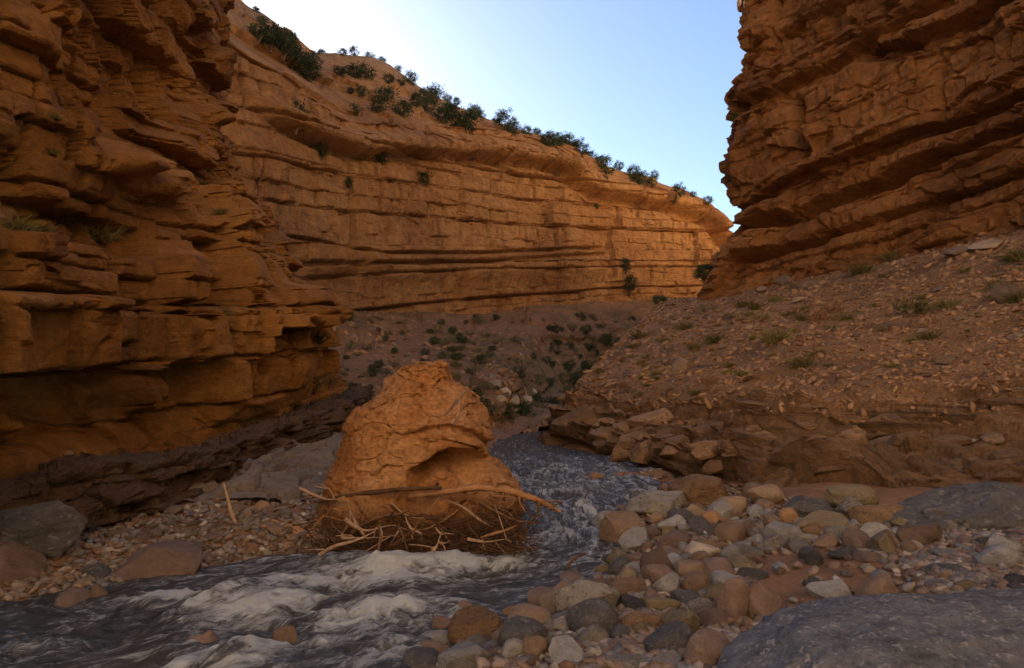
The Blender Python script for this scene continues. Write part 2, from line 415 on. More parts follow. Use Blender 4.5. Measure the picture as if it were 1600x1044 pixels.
# ------------------------------------------------------------------ left cliff
def ctrl(cols):
    """cols: list of (pxs, pys, Ys) each a list over rows -> C[r][c]"""
    return [[P(c[0][r], c[1][r], c[2][r]) for c in cols] for r in range(len(cols[0][1]))]
def const(v, n=9): return [v] * n
LC = [
 (const(-900), (840, 590, 440, 260, 120, -80, -400, -900, -1800), (3.4, 3.4, 3.4, 3.5, 3.8, 4.2, 5, 6, 8.5)),
 (const(-320), (800, 590, 455, 320, 225, 80, -150, -450, -1100), (5.4, 5.4, 5.4, 5.5, 6.0, 6.5, 7.5, 9, 12)),
 (const(0), (750, 585, 470, 358, 270, 150, 0, -250, -700), (8.6, 8.5, 8.5, 8.7, 9.4, 10.2, 11.2, 13, 17)),
 (const(150), (722, 577, 480, 385, 300, 180, 0, -250, -700), (10.6, 10.4, 10.4, 10.7, 11.6, 12.6, 14, 16, 21)),
 ((300, 300, 300, 290, 270, 250, 230, 215, 200), (708, 567, 480, 400, 320, 200, 0, -250, -700), (13.5, 13.2, 13.2, 13.8, 15, 16.5, 18.5, 21, 26)),
 ((420, 420, 410, 385, 355, 310, 300, 290, 280), (664, 520, 460, 375, 310, 190, 0, -250, -700), (17, 16.6, 17, 18, 19.5, 21.5, 24, 27, 33)),
 ((500, 500, 480, 430, 405, 343, 333, 330, 330), (640, 512, 450, 380, 320, 200, 0, -250, -700), (20.5, 20, 20.5, 22, 23.5, 26, 29, 33, 40)),
 ((562, 535, 505, 450, 428, 358, 346, 350, 360), (622, 515, 450, 386, 330, 205, 0, -250, -700), (24, 23.5, 24, 25, 26.5, 29.5, 33, 38, 46)),
 ((560, 515, 480, 425, 400, 325, 315, 320, 330), (618, 520, 455, 392, 338, 212, 0, -250, -700), (34, 33, 33, 34, 35, 38, 42, 48, 58)),
]
S = sheet(ctrl(LC), 2.3, cap=90); orient(S); S_left = S
px, py, V = S.px, S.py, S.B
sb = V[..., 2] - 0.08 * V[..., 1] + 0.12 * fbm(V, 5.0, 2, 3) + 0.03 * fbm(V, 0.5, 2, 8)
ub = S.u + 0.12 * fbm(V, 1.2, 2, 11) + 0.35 * V[..., 2] * fbm(V, 9.0, 1, 12)
D = strata(sb, ub, 5, 1.0, 2.6, 2.6, 0.14, 0.55, 0.65, 0.05)
D = D + strata(sb, ub + 0.1 * V[..., 2], 6, 0.4, 1.2, 1.1, 0.03, 0.25, 0.25, 0.035)
D = D + strata(sb + 0.02 * fbm(V, 0.3, 2, 22), ub - 0.15 * V[..., 2], 7, 0.15, 0.45, 0.4, 0.012, 0.07, 0.07, 0.02) * sstep(0.0, 0.3, fbm(V, 2.2, 2, 54))
D = D + 0.40 * fbm(V, 4.0, 3, 31) + 0.04 * fbm(V, 0.5, 4, 41, ridged=True) + 0.03 * fbm(V, 0.14, 4, 45, gain=0.65)
jit = 0.10 * np.stack([fbm(V, 0.9, 2, 90 + k) for k in range(3)], -1)
f1, f2, idc, fct = cells(V + jit, (1.6, 2.0, 1.6), 51)
D = D + fct * 0.40 - 0.25 * np.exp(-((f2 - f1) / 0.022) ** 2) * (fbm(V, 3.0, 2, 55) > 0.0)
front = sstep(-700, -300, px)
d = py - lerp_pts(px, [(-900, 590), (0, 584), (100, 586), (200, 580), (300, 568), (345, 556)])
D = D - (0.95 + 0.7 * fbm(V, 1.6, 2, 62)) * sstep(-2, 5, d + 10 * fbm(V, 0.8, 3, 63)) * (1 - sstep(50, 150, d)) * (1 - sstep(322, 345, px + 12 * fbm(V, 0.7, 2, 61)))
d = py - lerp_pts(px, [(-900, 200), (-320, 322), (0, 362), (100, 373), (230, 402), (300, 398), (340, 380)])
D = D - 0.75 * (1 - sstep(-8, 3, d)) * (1 - sstep(250, 320, px)) * sstep(-200, -60, d)
# dark slot and the block that overhangs it
sl = sstep(512, 520, py) * (1 - sstep(574, 590, py)) * sstep(386, 391, px) * (1 - sstep(0, 6, px - lerp_pts(py, [(512, 452), (522, 428), (530, 408), (555, 404), (585, 395)])))
D = D - 2.6 * sl
d = py - lerp_pts(px, [(370, 524), (450, 514), (540, 496)])
ov = sstep(392, 412, px) * (1 - sstep(515, 540, px))
D = D + ov * (0.55 * sstep(-75, -55, d) * (1 - sstep(-3, 3, d)) - 0.35 * sstep(-2, 3, d) * (1 - sstep(20, 60, d)))
# rubble alcove high up, nook, lumps
r = np.hypot((px - 205) / 125, (py - 95) / 165)
alc = 1 - sstep(0.75, 1.05, r + 0.15 * fbm(V, 1.5, 3, 66))
D = D - alc * (0.9 + 0.25 * fbm(V, 0.9, 4, 67, ridged=True))
D = D - 0.9 * (1 - sstep(0.6, 1.1, np.hypot((px - 412) / 24, (py - 366) / 20)))
for cx, cy, rx, ry, am in ((195, 245, 45, 36, 0.55), (270, 285, 30, 26, 0.5), (330, 175, 30, 22, 0.6), (245, 610, 45, 40, 0.8), (30, 640, 40, 45, 0.9), (345, 345, 25, 16, 0.5), (460, 475, 26, 30, 0.4)):
    D = D + am * (1 - sstep(0.55, 1.05, np.hypot((px - cx) / rx, (py - cy) / ry) + 0.12 * fbm(V, 0.6, 2, 77)))
D = D * sstep(-0.2, 0.6, S.tr)[:, None] - 0.75 * sstep(5.0, 6.6, S.tc)[None, :] * (1 - sstep(4.5, 6.0, S.tr))[:, None]
finish(S, D, 'left_cliff', M['left'], hor=0.85, smooth=False)

# low dark bench at the foot of the left cliff
BX = [-900, -320, 0, 80, 160, 300, 400, 500, 548, 565]
bb = [(-900, 1250, 3.1), (-320, 935, 4.9), (0, 838, 7.7), (80, 830, 8.1), (160, 820, 8.5), (300, 784, 10.2), (400, 752, 12.4), (500, 708, 15.8), (548, 676, 19), (570, 650, 23)]
tt = [(-900, 1050, 3.2), (-320, 835, 5.05), (0, 762, 7.95), (80, 735, 8.35), (160, 722, 8.75), (300, 712, 10.5), (400, 678, 12.75), (500, 645, 16.2), (548, 628, 19.4), (572, 615, 23.3)]
bk = [(-900, 830, 3.6), (-320, 790, 5.9), (0, 740, 9.3), (80, 722, 10), (160, 712, 11.3), (300, 700, 14.2), (420, 654, 17.6), (500, 628, 21.2), (556, 606, 25), (585, 604, 29)]
mid = [((a[0] + b[0]) / 2, a[1] * 0.45 + b[1] * 0.55, a[2] * 0.7 + b[2] * 0.3) for a, b in zip(bb, tt)]
top2 = [((a[0] + b[0]) / 2, (a[1] + b[1]) / 2 - 1, (a[2] + b[2]) / 2) for a, b in zip(tt, bk)]
S = sheet([[P(*p) for p in row] for row in (bb, mid, tt, top2, bk)], 2.6); orient(S); S_bench = S
V = S.B
sb = V[..., 2] + 0.10 * fbm(V, 1.5, 3, 13) - 0.03 * V[..., 1]
steep = sstep(0.85, 0.45, S.N[..., 2])
D = steep * strata(sb, S.u + 0.3 * fbm(V, 0.8, 2, 14), 15, 0.12, 0.4, 1.0, 0.05, 0.09, 0.08, 0.03)
D = D + 0.12 * fbm(V, 1.2, 4, 16) + 0.05 * fbm(V, 0.3, 4, 17, ridged=True) + 0.02 * fbm(V, 0.1, 2, 18)
f1, f2, idc, fct = cells(V, (0.9, 1.1, 0.5), 19)
D = D + ((idc - 0.5) * 0.22 + fct * 0.35) * (0.3 + 0.7 * steep) - 0.05 * np.exp(-((f2 - f1) / 0.05) ** 2)
f1, f2, idc, fct = cells(V, (0.3, 0.35, 0.16), 20)
D = D + (idc - 0.5) * 0.07 + fct * 0.14
finish(S, D, 'rock_bench', M['bench'], smooth=False)

# ------------------------------------------------------------------ sunlit canyon wall in the middle distance
XS = [200, 260, 330, 380, 420, 455, 490, 540, 600, 660, 720, 780, 840, 890, 920, 960, 1020, 1080, 1115, 1140, 1180, 1260, 1400]
Y0 = lambda x: float(lerp_pts(x, [(200, 38), (330, 45), (420, 50), (540, 61), (650, 72), (750, 82), (850, 92), (905, 97), (925, 103), (950, 105), (1050, 112), (1140, 117), (1260, 120), (1400, 122)]))
base_l = [(200, 505), (420, 492), (540, 490), (650, 494), (760, 492), (900, 478), (1000, 474), (1080, 474), (1400, 474)]
mid_l = [(200, 330), (450, 372), (600, 397), (760, 397), (940, 388), (1140, 400), (1400, 410)]
bandb_l = [(200, 40), (330, 120), (420, 190), (480, 222), (540, 240), (600, 243), (760, 248), (860, 262), (890, 280), (920, 305), (960, 312), (1040, 325), (1100, 345), (1140, 385), (1400, 430)]
rim_l = [(200, -120), (330, 40), (400, 100), (440, 112), (480, 145), (520, 185), (600, 192), (760, 200), (860, 222), (888, 238), (912, 272), (960, 284), (1040, 300), (1105, 320), (1135, 362), (1180, 385), (1400, 420)]
slope_l = [(200, -200), (330, 12), (400, 70), (440, 92), (480, 115), (540, 135), (600, 146), (700, 176), (800, 204), (900, 240), (960, 270), (1040, 290), (1105, 318), (1135, 361), (1180, 385), (1400, 420)]
sky_l = [(200, -420), (300, -150), (352, 0), (385, 5), (420, 28), (448, 50), (464, 76), (490, 86), (560, 85), (600, 98), (650, 133), (700, 157), (740, 180), (800, 202), (850, 215), (900, 236), (960, 266), (1030, 286), (1100, 314), (1117, 324), (1138, 361), (1180, 384), (1400, 420)]
def off(x, l, r): return float(lerp_pts(x, [(200, l), (700, l * 0.75 + r * 0.25), (900, r), (1400, r)]))
rows = []
rows.append([P(x, lerp_pts(x, base_l) + 30, Y0(x) - 1.0) for x in XS])
rows.append([P(x, lerp_pts(x, base_l) - 5, Y0(x)) for x in XS])
rows.append([P(x, 0.5 * (lerp_pts(x, base_l) + lerp_pts(x, mid_l)), Y0(x) + 0.4) for x in XS])
rows.append([P(x, lerp_pts(x, mid_l), Y0(x) + 1.2) for x in XS])
rows.append([P(x, 0.5 * (lerp_pts(x, mid_l) + lerp_pts(x, bandb_l)), Y0(x) + 2.6) for x in XS])
rows.append([P(x, lerp_pts(x, bandb_l), Y0(x) + 4.0) for x in XS])
rows.append([P(x, lerp_pts(x, rim_l) + 4, Y0(x) + 4.8) for x in XS])
rows.append([P(x, lerp_pts(x, rim_l), Y0(x) + 6.5) for x in XS])
rows.append([P(x, lerp_pts(x, slope_l), Y0(x) + off(x, 18, 10)) for x in XS])
rows.append([P(x, lerp_pts(x, sky_l), Y0(x) + off(x, 34, 14)) for x in XS])
rows.append([P(x, lerp_pts(x, sky_l) + float(lerp_pts(x, [(200, 8), (650, 8), (800, 20), (900, 40), (1400, 40)])), Y0(x) + off(x, 60, 26)) for x in XS])
rows.append([P(x, lerp_pts(x, sky_l) + float(lerp_pts(x, [(200, 25), (650, 30), (800, 90), (900, 160), (1400, 160)])), Y0(x) + off(x, 170, 60)) for x in XS])  # hidden ground behind the skyline, raised at left to keep sun off the valley
S = sheet(rows, 2.8, capr=64); orient(S); S_wall = S
px, py, V = S.px, S.py, S.B
steep = sstep(0.80, 0.35, np.abs(S.N[..., 2]))
tr = S.tr[:, None]
steep = np.maximum(steep, np.where((tr > 0.5) & (tr < 6.3), 0.9, 0))
sb = V[..., 2] - 0.19 * V[..., 1] + 0.35 * fbm(V, 24, 2, 103) + 0.06 * fbm(V, 2, 2, 104)
ub = S.u + 0.35 * fbm(V, 4, 2, 105)
D = strata(sb, ub, 107, 2.6, 7.0, 7.0, 0.25, 0.60, 1.1, 0.15) * steep
D = D + strata(sb + 0.08 * fbm(V, 2.5, 2, 121), ub, 108, 0.9, 2.6, 2.8, 0.07, 0.32, 0.55, 0.10) * steep
D = D + 0.7 * fbm(V, 24, 3, 131) * (0.4 + 0.6 * steep) + 0.16 * fbm(V, 2.2, 4, 141, ridged=True) * (0.5 + 0.5 * steep) + 0.12 * fbm(V, 0.6, 4, 145, gain=0.65)
f1, f2, idc, fct = cells(V, (5, 5, 2.6), 151)
D = D + (fct * 0.5) * steep
# overhanging cap band, rounded alcoves under it, bench at mid height
d = py - lerp_pts(px, bandb_l)
capm = (1 - sstep(6.0, 6.6, tr)) * sstep(370, 470, px)
alc = 0.5 + 0.5 * fbm(V, 9, 2, 161)
D = D + capm * (2.0 * sstep(-45, -16, d) * (1 - sstep(-9, 2, d)) - 2.4 * alc * sstep(-14, 0, d) * (1 - sstep(2, 12, d)))
d = py - lerp_pts(px, mid_l)
m = sstep(430, 480, px) * (1 - sstep(930, 960, px))
D = D + m * (1.4 * sstep(2, 5, d) * (1 - sstep(20, 60, d)) - 1.2 * sstep(-7, -2, d) * (1 - sstep(-2, 2, d)))
d = py - lerp_pts(px, [(430, 412), (600, 412), (760, 410), (945, 397)])
D = D - 0.9 * m * np.exp(-(d / 3.0) ** 2)
# steps of the debris slope above the rim
slp = sstep(6.4, 7.2, tr) * (1 - sstep(9.2, 9.6, tr))
D = D + slp * strata(V[..., 2] + 0.8 * fbm(V, 8, 3, 171), ub, 172, 1.5, 4.0, 9.0, 0.5, 0.5, 0.3, 0.2)
finish(S, D, 'canyon_wall', M['wall'], hor=0.9, smooth=False)

# ------------------------------------------------------------------ talus under that wall
TC = [
 ((330, 360, 400, 420, 430), (660, 590, 530, 505, 480), (24, 32, 40, 46, 56)),
 ((470, 490, 510, 530, 545), (660, 580, 530, 506, 482), (22, 33, 44, 52, 64)),
 ((600, 615, 630, 645, 655), (664, 585, 535, 510, 486), (24, 35, 48, 58, 75)),
 ((715, 725, 740, 750, 765), (668, 595, 540, 513, 486), (27, 37, 51, 63, 86)),
 ((770, 790, 815, 840, 870), (672, 600, 545, 512, 476), (29, 37, 52, 65, 97)),
 ((830, 845, 875, 925, 990), (672, 640, 588, 525, 467), (31, 44, 60, 76, 108)),
 ((880, 900, 935, 1005, 1090), (668, 648, 605, 530, 466), (33, 50, 68, 84, 115)),
 ((980, 1010, 1060, 1110, 1200), (655, 625, 580, 515, 466), (37, 48, 64, 82, 120)),
]
S = sheet(ctrl(TC), 2.2); S.N = np.where(S.N[..., 2:3] < 0, -S.N, S.N); S_talus = S
V = S.B
D = 0.5 * fbm(V, 7, 4, 201) + 0.16 * fbm(V, 1.2, 4, 205, ridged=True) + 0.06 * fbm(V, 0.4, 2, 209)
D = D + 0.4 * strata(V[..., 2] - 0.05 * V[..., 1] + 0.4 * fbm(V, 5, 3, 211), S.u, 212, 0.5, 1.5, 4, 0.5, 0.6, 0.3, 0.15)
d = S.py - lerp_pts(S.px, [(330, 505), (650, 505), (760, 512), (900, 495), (1000, 490), (1200, 490)])
D = D + 0.5 * np.exp(-(d / 5.0) ** 2)
finish(S, D, 'talus_slope', M['talus'])

# ------------------------------------------------------------------ right cliff: nose, face, and an unseen back shaped to bounce sun onto the far wall
edge = [(1900, 1190), (-800, 1215), (-300, 1190), (-60, 1172), (0, 1163), (55, 1160), (100, 1166), (170, 1153), (205, 1142), (240, 1134), (275, 1147), (310, 1152), (345, 1170), (362, 1160), (385, 1143), (410, 1135), (440, 1112), (475, 1088), (520, 1075)]
edge = sorted(edge[1:])
LP = [500, 462, 420, 384, 350, 300, 240, 170, 90, 0, -120, -300, -800]        # rows: pixel height at the nose
RP = [365, 322, 262, 215, 180, 110, 20, -80, -200, -340, -520, -800, -1500]   # and at px 1600
cols = []
for wx, wy in ((120, 110), (62, 98), (35, 82)):
    cols.append([np.array((wx, wy, P(1150, l, 48)[2] * (1.0 + 0.1 * (wx > 50)))) for l in LP])
cols.append([P(lerp_pts(l, edge) + 22, l, 55) for l in LP])
cols.append([P(lerp_pts(l, edge) + 2, l, 48) for l in LP])
for f, Yc in ((0.05, 46.2), (0.2, 43.0), (0.4, 39.5), (0.6, 36.2), (0.8, 33.2), (1.0, 30.5), (1.35, 26), (2.0, 20), (3.2, 12), (5, 0)):
    c = []
    for l, r_ in zip(LP, RP):
        x0 = lerp_pts(l, edge)
        if f <= 1.4:
            pxx = x0 + (1600 - x0) * f
            c.append(P(pxx, l + (r_ - l) * f, Yc))
        else:
            q = P(1600, r_, 30.5); e = P(x0 + (1600 - x0) * 0.8, l + (r_ - l) * 0.8, 33.2)
            k = (30.5 - Yc) / 2.7
            c.append(np.array((q[0] + (q[0] - e[0]) * k, Yc, q[2] + (q[2] - e[2]) * k * 0.25)))
    cols.append(c)
Cc = np.swapaxes(np.array(cols), 0, 1)
S = sheet(Cc, 2.5, cap=50, capr=70); S_right = S
v = CAM - S.B; fr = (S.tc >= 4.5) & (S.tc <= 10)
if np.mean(np.sum(S.N * v, -1)[:, fr]) < 0: S.N = -S.N
px, py, V = S.px, S.py, S.B
fm = (S.tc > 3.6)[None, :] * 1.0
sb = V[..., 2] + 0.105 * V[..., 1] + 0.2 * fbm(V, 8, 2, 303) + 0.05 * fbm(V, 1.0, 2, 304)
ub = S.u + 0.25 * fbm(V, 2.5, 2, 305)
D = strata(sb, ub, 311, 1.8, 4.2, 4.0, 0.20, 0.48, 0.55, 0.12)
D = D + strata(sb + 0.2 * fbm(V, 1.5, 2, 321), ub, 308, 0.6, 1.5, 1.5, 0.06, 0.36, 0.38, 0.06)
D = D + 0.7 * fbm(V, 7, 4, 331) + 0.25 * fbm(V, 1.4, 4, 341, ridged=True) + 0.07 * fbm(V, 0.35, 3, 345)
f1, f2, idc, fct = cells(V + 0.5 * np.stack([fbm(V, 2, 2, 390 + k) for k in range(3)], -1), (2.4, 2.8, 1.5), 351)
D = D + (idc - 0.5) * 0.25 + fct * 0.7 - 0.25 * np.exp(-((f2 - f1) / 0.03) ** 2)
D = D + 0.06 * fbm(V, 0.25, 3, 346, gain=0.65)
wob = 5 * fbm(V, 2.0, 3, 399)
for line, wid, dep, lip in (
    ([(1120, 366), (1166, 353), (1250, 330), (1330, 296), (1450, 240), (1600, 186), (1900, 80)], 13, 1.5, 0.5),
    ([(1160, 322), (1200, 296), (1299, 252), (1450, 200), (1600, 148), (1900, 40)], 12, 0.9, 0.5),
    ([(1140, 170), (1173, 152), (1278, 98), (1376, 40), (1480, -20)], 16, 0.9, 0.5),
    ([(1150, 402), (1250, 378), (1376, 336), (1480, 300), (1600, 262), (1900, 170)], 10, 0.8, 0.3),
    ([(1180, 75), (1260, 30), (1340, -10)], 10, 0.5, 0.3),
    ([(1330, 70), (1420, 62), (1500, 30), (1600, -15)], 22, 1.1, 0.6)):
    d = py - lerp_pts(px, line) + wob
    on = fm * sstep(line[0][0] - 10, line[0][0] + 15, px) * (1 - sstep(line[-1][0] - 20, line[-1][0] + 20, px))
    D = D + on * (1.0 * lip * sstep(-34, -14, d) * (1 - sstep(-3, 0, d)) - 1.15 * dep * sstep(-2, 2, d) * (1 - sstep(wid * 0.6, wid * 1.5, d)))
cl = np.exp(-((px - lerp_pts(py, [(150, 1238), (200, 1246), (250, 1268)]) + wob) / 9.0) ** 2) * sstep(140, 160, py) * (1 - sstep(240, 265, py)) * fm
D = D - 1.3 * cl
oc = finish(S, D, 'right_cliff', M['right'], hor=0.6, smooth=False)
oc.data.materials.append(M['bounce'])  # paler rock on the unseen back, to reflect more sun at the canyon wall
mi = np.broadcast_to((S.tc[:-1] < 3.2).astype(np.int32)[None], (S.V.shape[0] - 1, S.V.shape[1] - 1))
oc.data.polygons.foreach_set('material_index', np.ascontiguousarray(mi).ravel())

# unseen wall added behind the camera, sunlit to throw warm bounce light forward
path = [(42, 10), (33, -8), (22, -22), (6, -31), (-14, -35), (-40, -36), (-76, -42)]
rws = []
for h_, st_ in ((-2, 0), (8, 1.5), (18, 3), (30, 5), (42, 8), (54, 11), (66, 16), (74, 32)):
    r_ = []
    for x, y in path:
        n_ = np.array((-x - 2.0, 18.0 - y)); n_ /= np.linalg.norm(n_)
        r_.append((x - n_[0] * st_, y - n_[1] * st_, h_))
    rws.append(r_)
C = np.array(rws, float)
G = cat_rom(C, np.linspace(0, len(rws) - 1, 130)); G = np.swapaxes(cat_rom(np.swapaxes(G, 0, 1), np.linspace(0, len(path) - 1, 260)), 0, 1)
S = Sheet(); S.B = G
N = np.cross(np.gradient(G, axis=1), np.gradient(G, axis=0)); N /= np.linalg.norm(N, axis=-1, keepdims=True) + 1e-9
S.N = N if np.mean(np.sum(N * (CAM - G), -1)) > 0 else -N
S.u = np.broadcast_to(np.linspace(0, 170, 260)[None], G.shape[:2])
D = strata(G[..., 2] + 0.6 * fbm(G, 12, 2, 371), S.u + fbm(G, 4, 2, 372), 373, 1.5, 5, 8, 0.5, 0.6, 0.6, 0.3) + 1.5 * fbm(G, 14, 4, 374)
finish(S, D, 'bounce_cliff', M['bounce'], hor=0.6)

# ------------------------------------------------------------------ right slope: ledges at the river, scree above
RC = [
 ((905, 905, 930, 960, 1010, 1040, 1065), (700, 668, 640, 606, 550, 500, 470), (31, 31, 33, 37, 44, 52, 60)),
 ((858, 856, 868, 900, 950, 1000, 1040), (700, 662, 632, 604, 550, 505, 468), (26, 26.2, 27.5, 30.5, 37, 44, 51)),
 ((955, 955, 965, 985, 1020, 1065, 1105), (722, 672, 640, 606, 556, 508, 462), (20, 21, 23, 25.6, 31, 38.5, 49)),
 ((1095, 1097, 1105, 1125, 1150, 1180, 1220), (756, 702, 655, 612, 560, 503, 438), (14, 15.6, 18.0, 20.4, 24.5, 32, 44.5)),
 ((1200, 1202, 1215, 1235, 1262, 1300, 1345), (796, 727, 660, 610, 555, 488, 405), (11, 12.9, 15.4, 18, 21.5, 29, 41)),
 ((1350, 1352, 1360, 1375, 1395, 1430, 1475), (815, 735, 662, 605, 548, 472, 368), (9.8, 11.8, 14.4, 16.8, 20, 26.5, 37)),
 ((1500, 1508, 1520, 1530, 1545, 1575, 1615), (820, 735, 655, 596, 535, 450, 330), (9.2, 11.2, 13.6, 15.8, 18.8, 24.5, 32)),
 ((1700, 1702, 1715, 1730, 1750, 1780, 1815), (820, 725, 645, 580, 515, 420, 262), (8.5, 10.2, 12.4, 14.3, 17, 21.5, 28)),
 ((2050, 2060, 2070, 2085, 2110, 2150, 2200), (830, 715, 620, 550, 470, 360, 190), (7.4, 8.0, 9.6, 11.4, 14, 17.5, 22)),
 ((3000, 3000, 3000, 3000, 3000, 3000, 3000), (860, 690, 560, 470, 370, 230, 20), (5, 5.4, 6.5, 7.6, 9, 11, 13.5)),
]
S = sheet(ctrl(RC), 2.4, stepr=1.3); S.N = np.where(S.N[..., 2:3] < 0, -S.N, S.N); S_slope = S
px, py, V = S.px, S.py, S.B
tr = S.tr[:, None] + 0.5 * fbm(V, 3.0, 3, 401)
rock = 1 - sstep(2.3, 3.4, tr)               # bedrock ledges below, scree above
dipz = V[..., 2] + 0.05 * V[..., 0] + 0.10 * fbm(V, 2.0, 3, 403)
jit = 0.15 * np.stack([fbm(V, 0.9, 2, 420 + k) for k in range(3)], -1)
al = V[..., 0] * 0.31 - V[..., 1] * 0.95; ac = V[..., 0] * 0.95 + V[..., 1] * 0.31
VR = np.stack((al, ac, V[..., 2]), -1) + jit
f1, f2, idc, fct = cells(VR, (3.2, 1.3, 0.7), 431)
D = rock * (fct * 0.5 - 0.12 * np.exp(-((f2 - f1) / 0.04) ** 2))
i1 = idc
f1, f2, idc, fct = cells(VR, (0.8, 0.5, 0.25), 433)
D = D + (0.2 + 0.8 * rock) * ((idc - 0.5) * 0.10 + fct * 0.22 - 0.05 * np.exp(-((f2 - f1) / 0.06) ** 2))
D = D + 0.22 * fbm(V, 2.6, 3, 441) + 0.02 * fbm(V, 0.4, 3, 445, ridged=True) + 0.025 * fbm(V, 0.14, 4, 449, gain=0.65)
terr = np.zeros_like(V)
for hs_, wgt, sd_, lip_ in ((0.46, 1.0, 451, 0.22), (0.15, 0.7, 461, 0.07)):
    tz_ = (dipz + 0.10 * (i1 - 0.5) + 0.09 * fbm(V, 2.4, 2, sd_) + 0.03 * fbm(V, 0.5, 2, sd_ + 4)) / hs_
    tf = tz_ - np.floor(tz_)
    terr[..., 2] += rock * hs_ * (sstep(0.62, 0.92, tf) - tf) * wgt
    out_ = rock * lip_ * (np.exp(-((tf - 0.97) / 0.07) ** 2) + np.exp(-((tf + 0.03) / 0.07) ** 2) - 0.9 * np.exp(-((tf - 0.68) / 0.08) ** 2)) * (0.6 + 0.8 * fbm(V, 1.2, 2, sd_ + 7))
    terr[..., 0] -= 0.75 * out_; terr[..., 1] -= 0.66 * out_
# two big smooth whalebacks of bedrock
for cx, cy, rx, ry, am in ((1200, 690, 110, 55, 0.55), (1330, 735, 140, 50, 0.45)):
    D = D + am * (1 - sstep(0.2, 1.0, np.hypot((px - cx - (690 - py) * 0.9) / rx, (py - cy) / ry)))
# undercut at the water's edge on the far ledges
d = py - lerp_pts(px, [(856, 676), (960, 700), (1100, 735), (1200, 780)])
D = D - 0.5 * sstep(-3, 3, d) * (1 - sstep(1080, 1140, px))
finish(S, D, 'rock_slope', M['ledge'], hor=0.0, extra=terr, smooth=False)

# water-worn grey slab behind the driftwood bank
SL = [((-4.8, 9.8, .55), (-3.9, 10.2, .5), (-2.9, 10.6, .42), (-2.3, 11.2, .36)),
      ((-5.0, 11.6, .72), (-4.1, 12, .86), (-3.1, 12.4, .80), (-2.3, 13, .5)),
      ((-4.9, 14, .86), (-4.0, 14.4, 1.02), (-3.1, 14.8, .92), (-2.3, 15.2, .5)),
      ((-4.6, 17, .85), (-3.8, 17.4, 1.0), (-3.0, 17.8, .85), (-2.2, 18.2, .45)),
      ((-4.2, 20.5, .4), (-3.6, 20.8, .45), (-2.8, 21, .4), (-2.0, 21.3, .2))]
S = sheet(np.array(SL, float)[::-1], 2.2); S.N = np.where(S.N[..., 2:3] < 0, -S.N, S.N)
V = S.B
f1, f2, idc, fct = cells(V + 0.2 * np.stack([fbm(V, 0.6, 2, 505 + k) for k in range(3)], -1), (0.6, 0.9, 0.4), 509)
D = 0.12 * (idc - 0.5) + 0.2 * fct - 0.08 * np.exp(-((f2 - f1) / 0.05) ** 2) + 0.10 * fbm(V, 1.2, 4, 501) + 0.06 * strata(V[..., 2] * 2 + V[..., 0] * 0.6 + 0.3 * fbm(V, 1.4, 3, 502), S.u, 503, 0.15, 0.5, 1.5, 0.8, 0.7, 0.5, 0.05) + 0.03 * fbm(V, 0.2, 4, 504)
finish(S, D, 'rock_slab', M['slab'])

# ------------------------------------------------------------------ river
n_t = 160
ka = np.linspace(0, 1, len(LS)); 
def resamp(A, n, w):
    d = np.concatenate(([0], np.cumsum(np.linalg.norm(np.diff(A, axis=0), axis=1))))
    return np.stack([np.interp(w * d[-1], d, A[:, k]) for k in (0, 1)], -1)
# match the two shores by points that face each other
kl = [0, 2, 4, 5, 6, 7, 8, 9, 10, 11, 12, 13, 14, 15, 17]; kr = [0, 2, 3, 4, 5, 6, 7, 8.6, 10, 11.6, 14, 16, 17, 18, 20]
fine_w = np.concatenate((np.linspace(0, 2, 30)[:-1], np.linspace(2, 11, 560)[:-1], np.linspace(11, 14, 110)))
il = np.interp(fine_w, range(15), kl); ir = np.interp(fine_w, range(15), kr)
AL = cat_rom(np.array(L_SH, float), il); AR = cat_rom(np.array(R_SH, float), ir)
tw = np.linspace(-0.12, 1.12, n_t)
RV = AL[:, None] * (1 - tw[None, :, None]) + AR[:, None] * tw[None, :, None]
X, Y = RV[..., 0], RV[..., 1]
sl_ = np.cumsum(np.concatenate(([0], np.linalg.norm(np.diff(0.5 * (AL + AR), axis=0), axis=1))))
SS = np.broadcast_to(sl_[:, None], X.shape); TT = np.linalg.norm(AR - AL, axis=1)[:, None] * tw[None, :]
W = np.stack((SS, TT, np.zeros_like(SS)), -1); WX = np.stack((X, Y, np.zeros_like(X)), -1)
rough = np.zeros_like(X); foam = np.zeros_like(X)
def gauss(cx, cy, rx, ry, ang=0.0):
    c, s = math.cos(ang), math.sin(ang); dx, dy = X - cx, Y - cy
    return np.exp(-(((c * dx + s * dy) / rx) ** 2 + ((-s * dx + c * dy) / ry) ** 2))
def at_w(px, py): return P(px, py, 2.2 * F_PX / (py - 600.0) * 1.0)[:2]
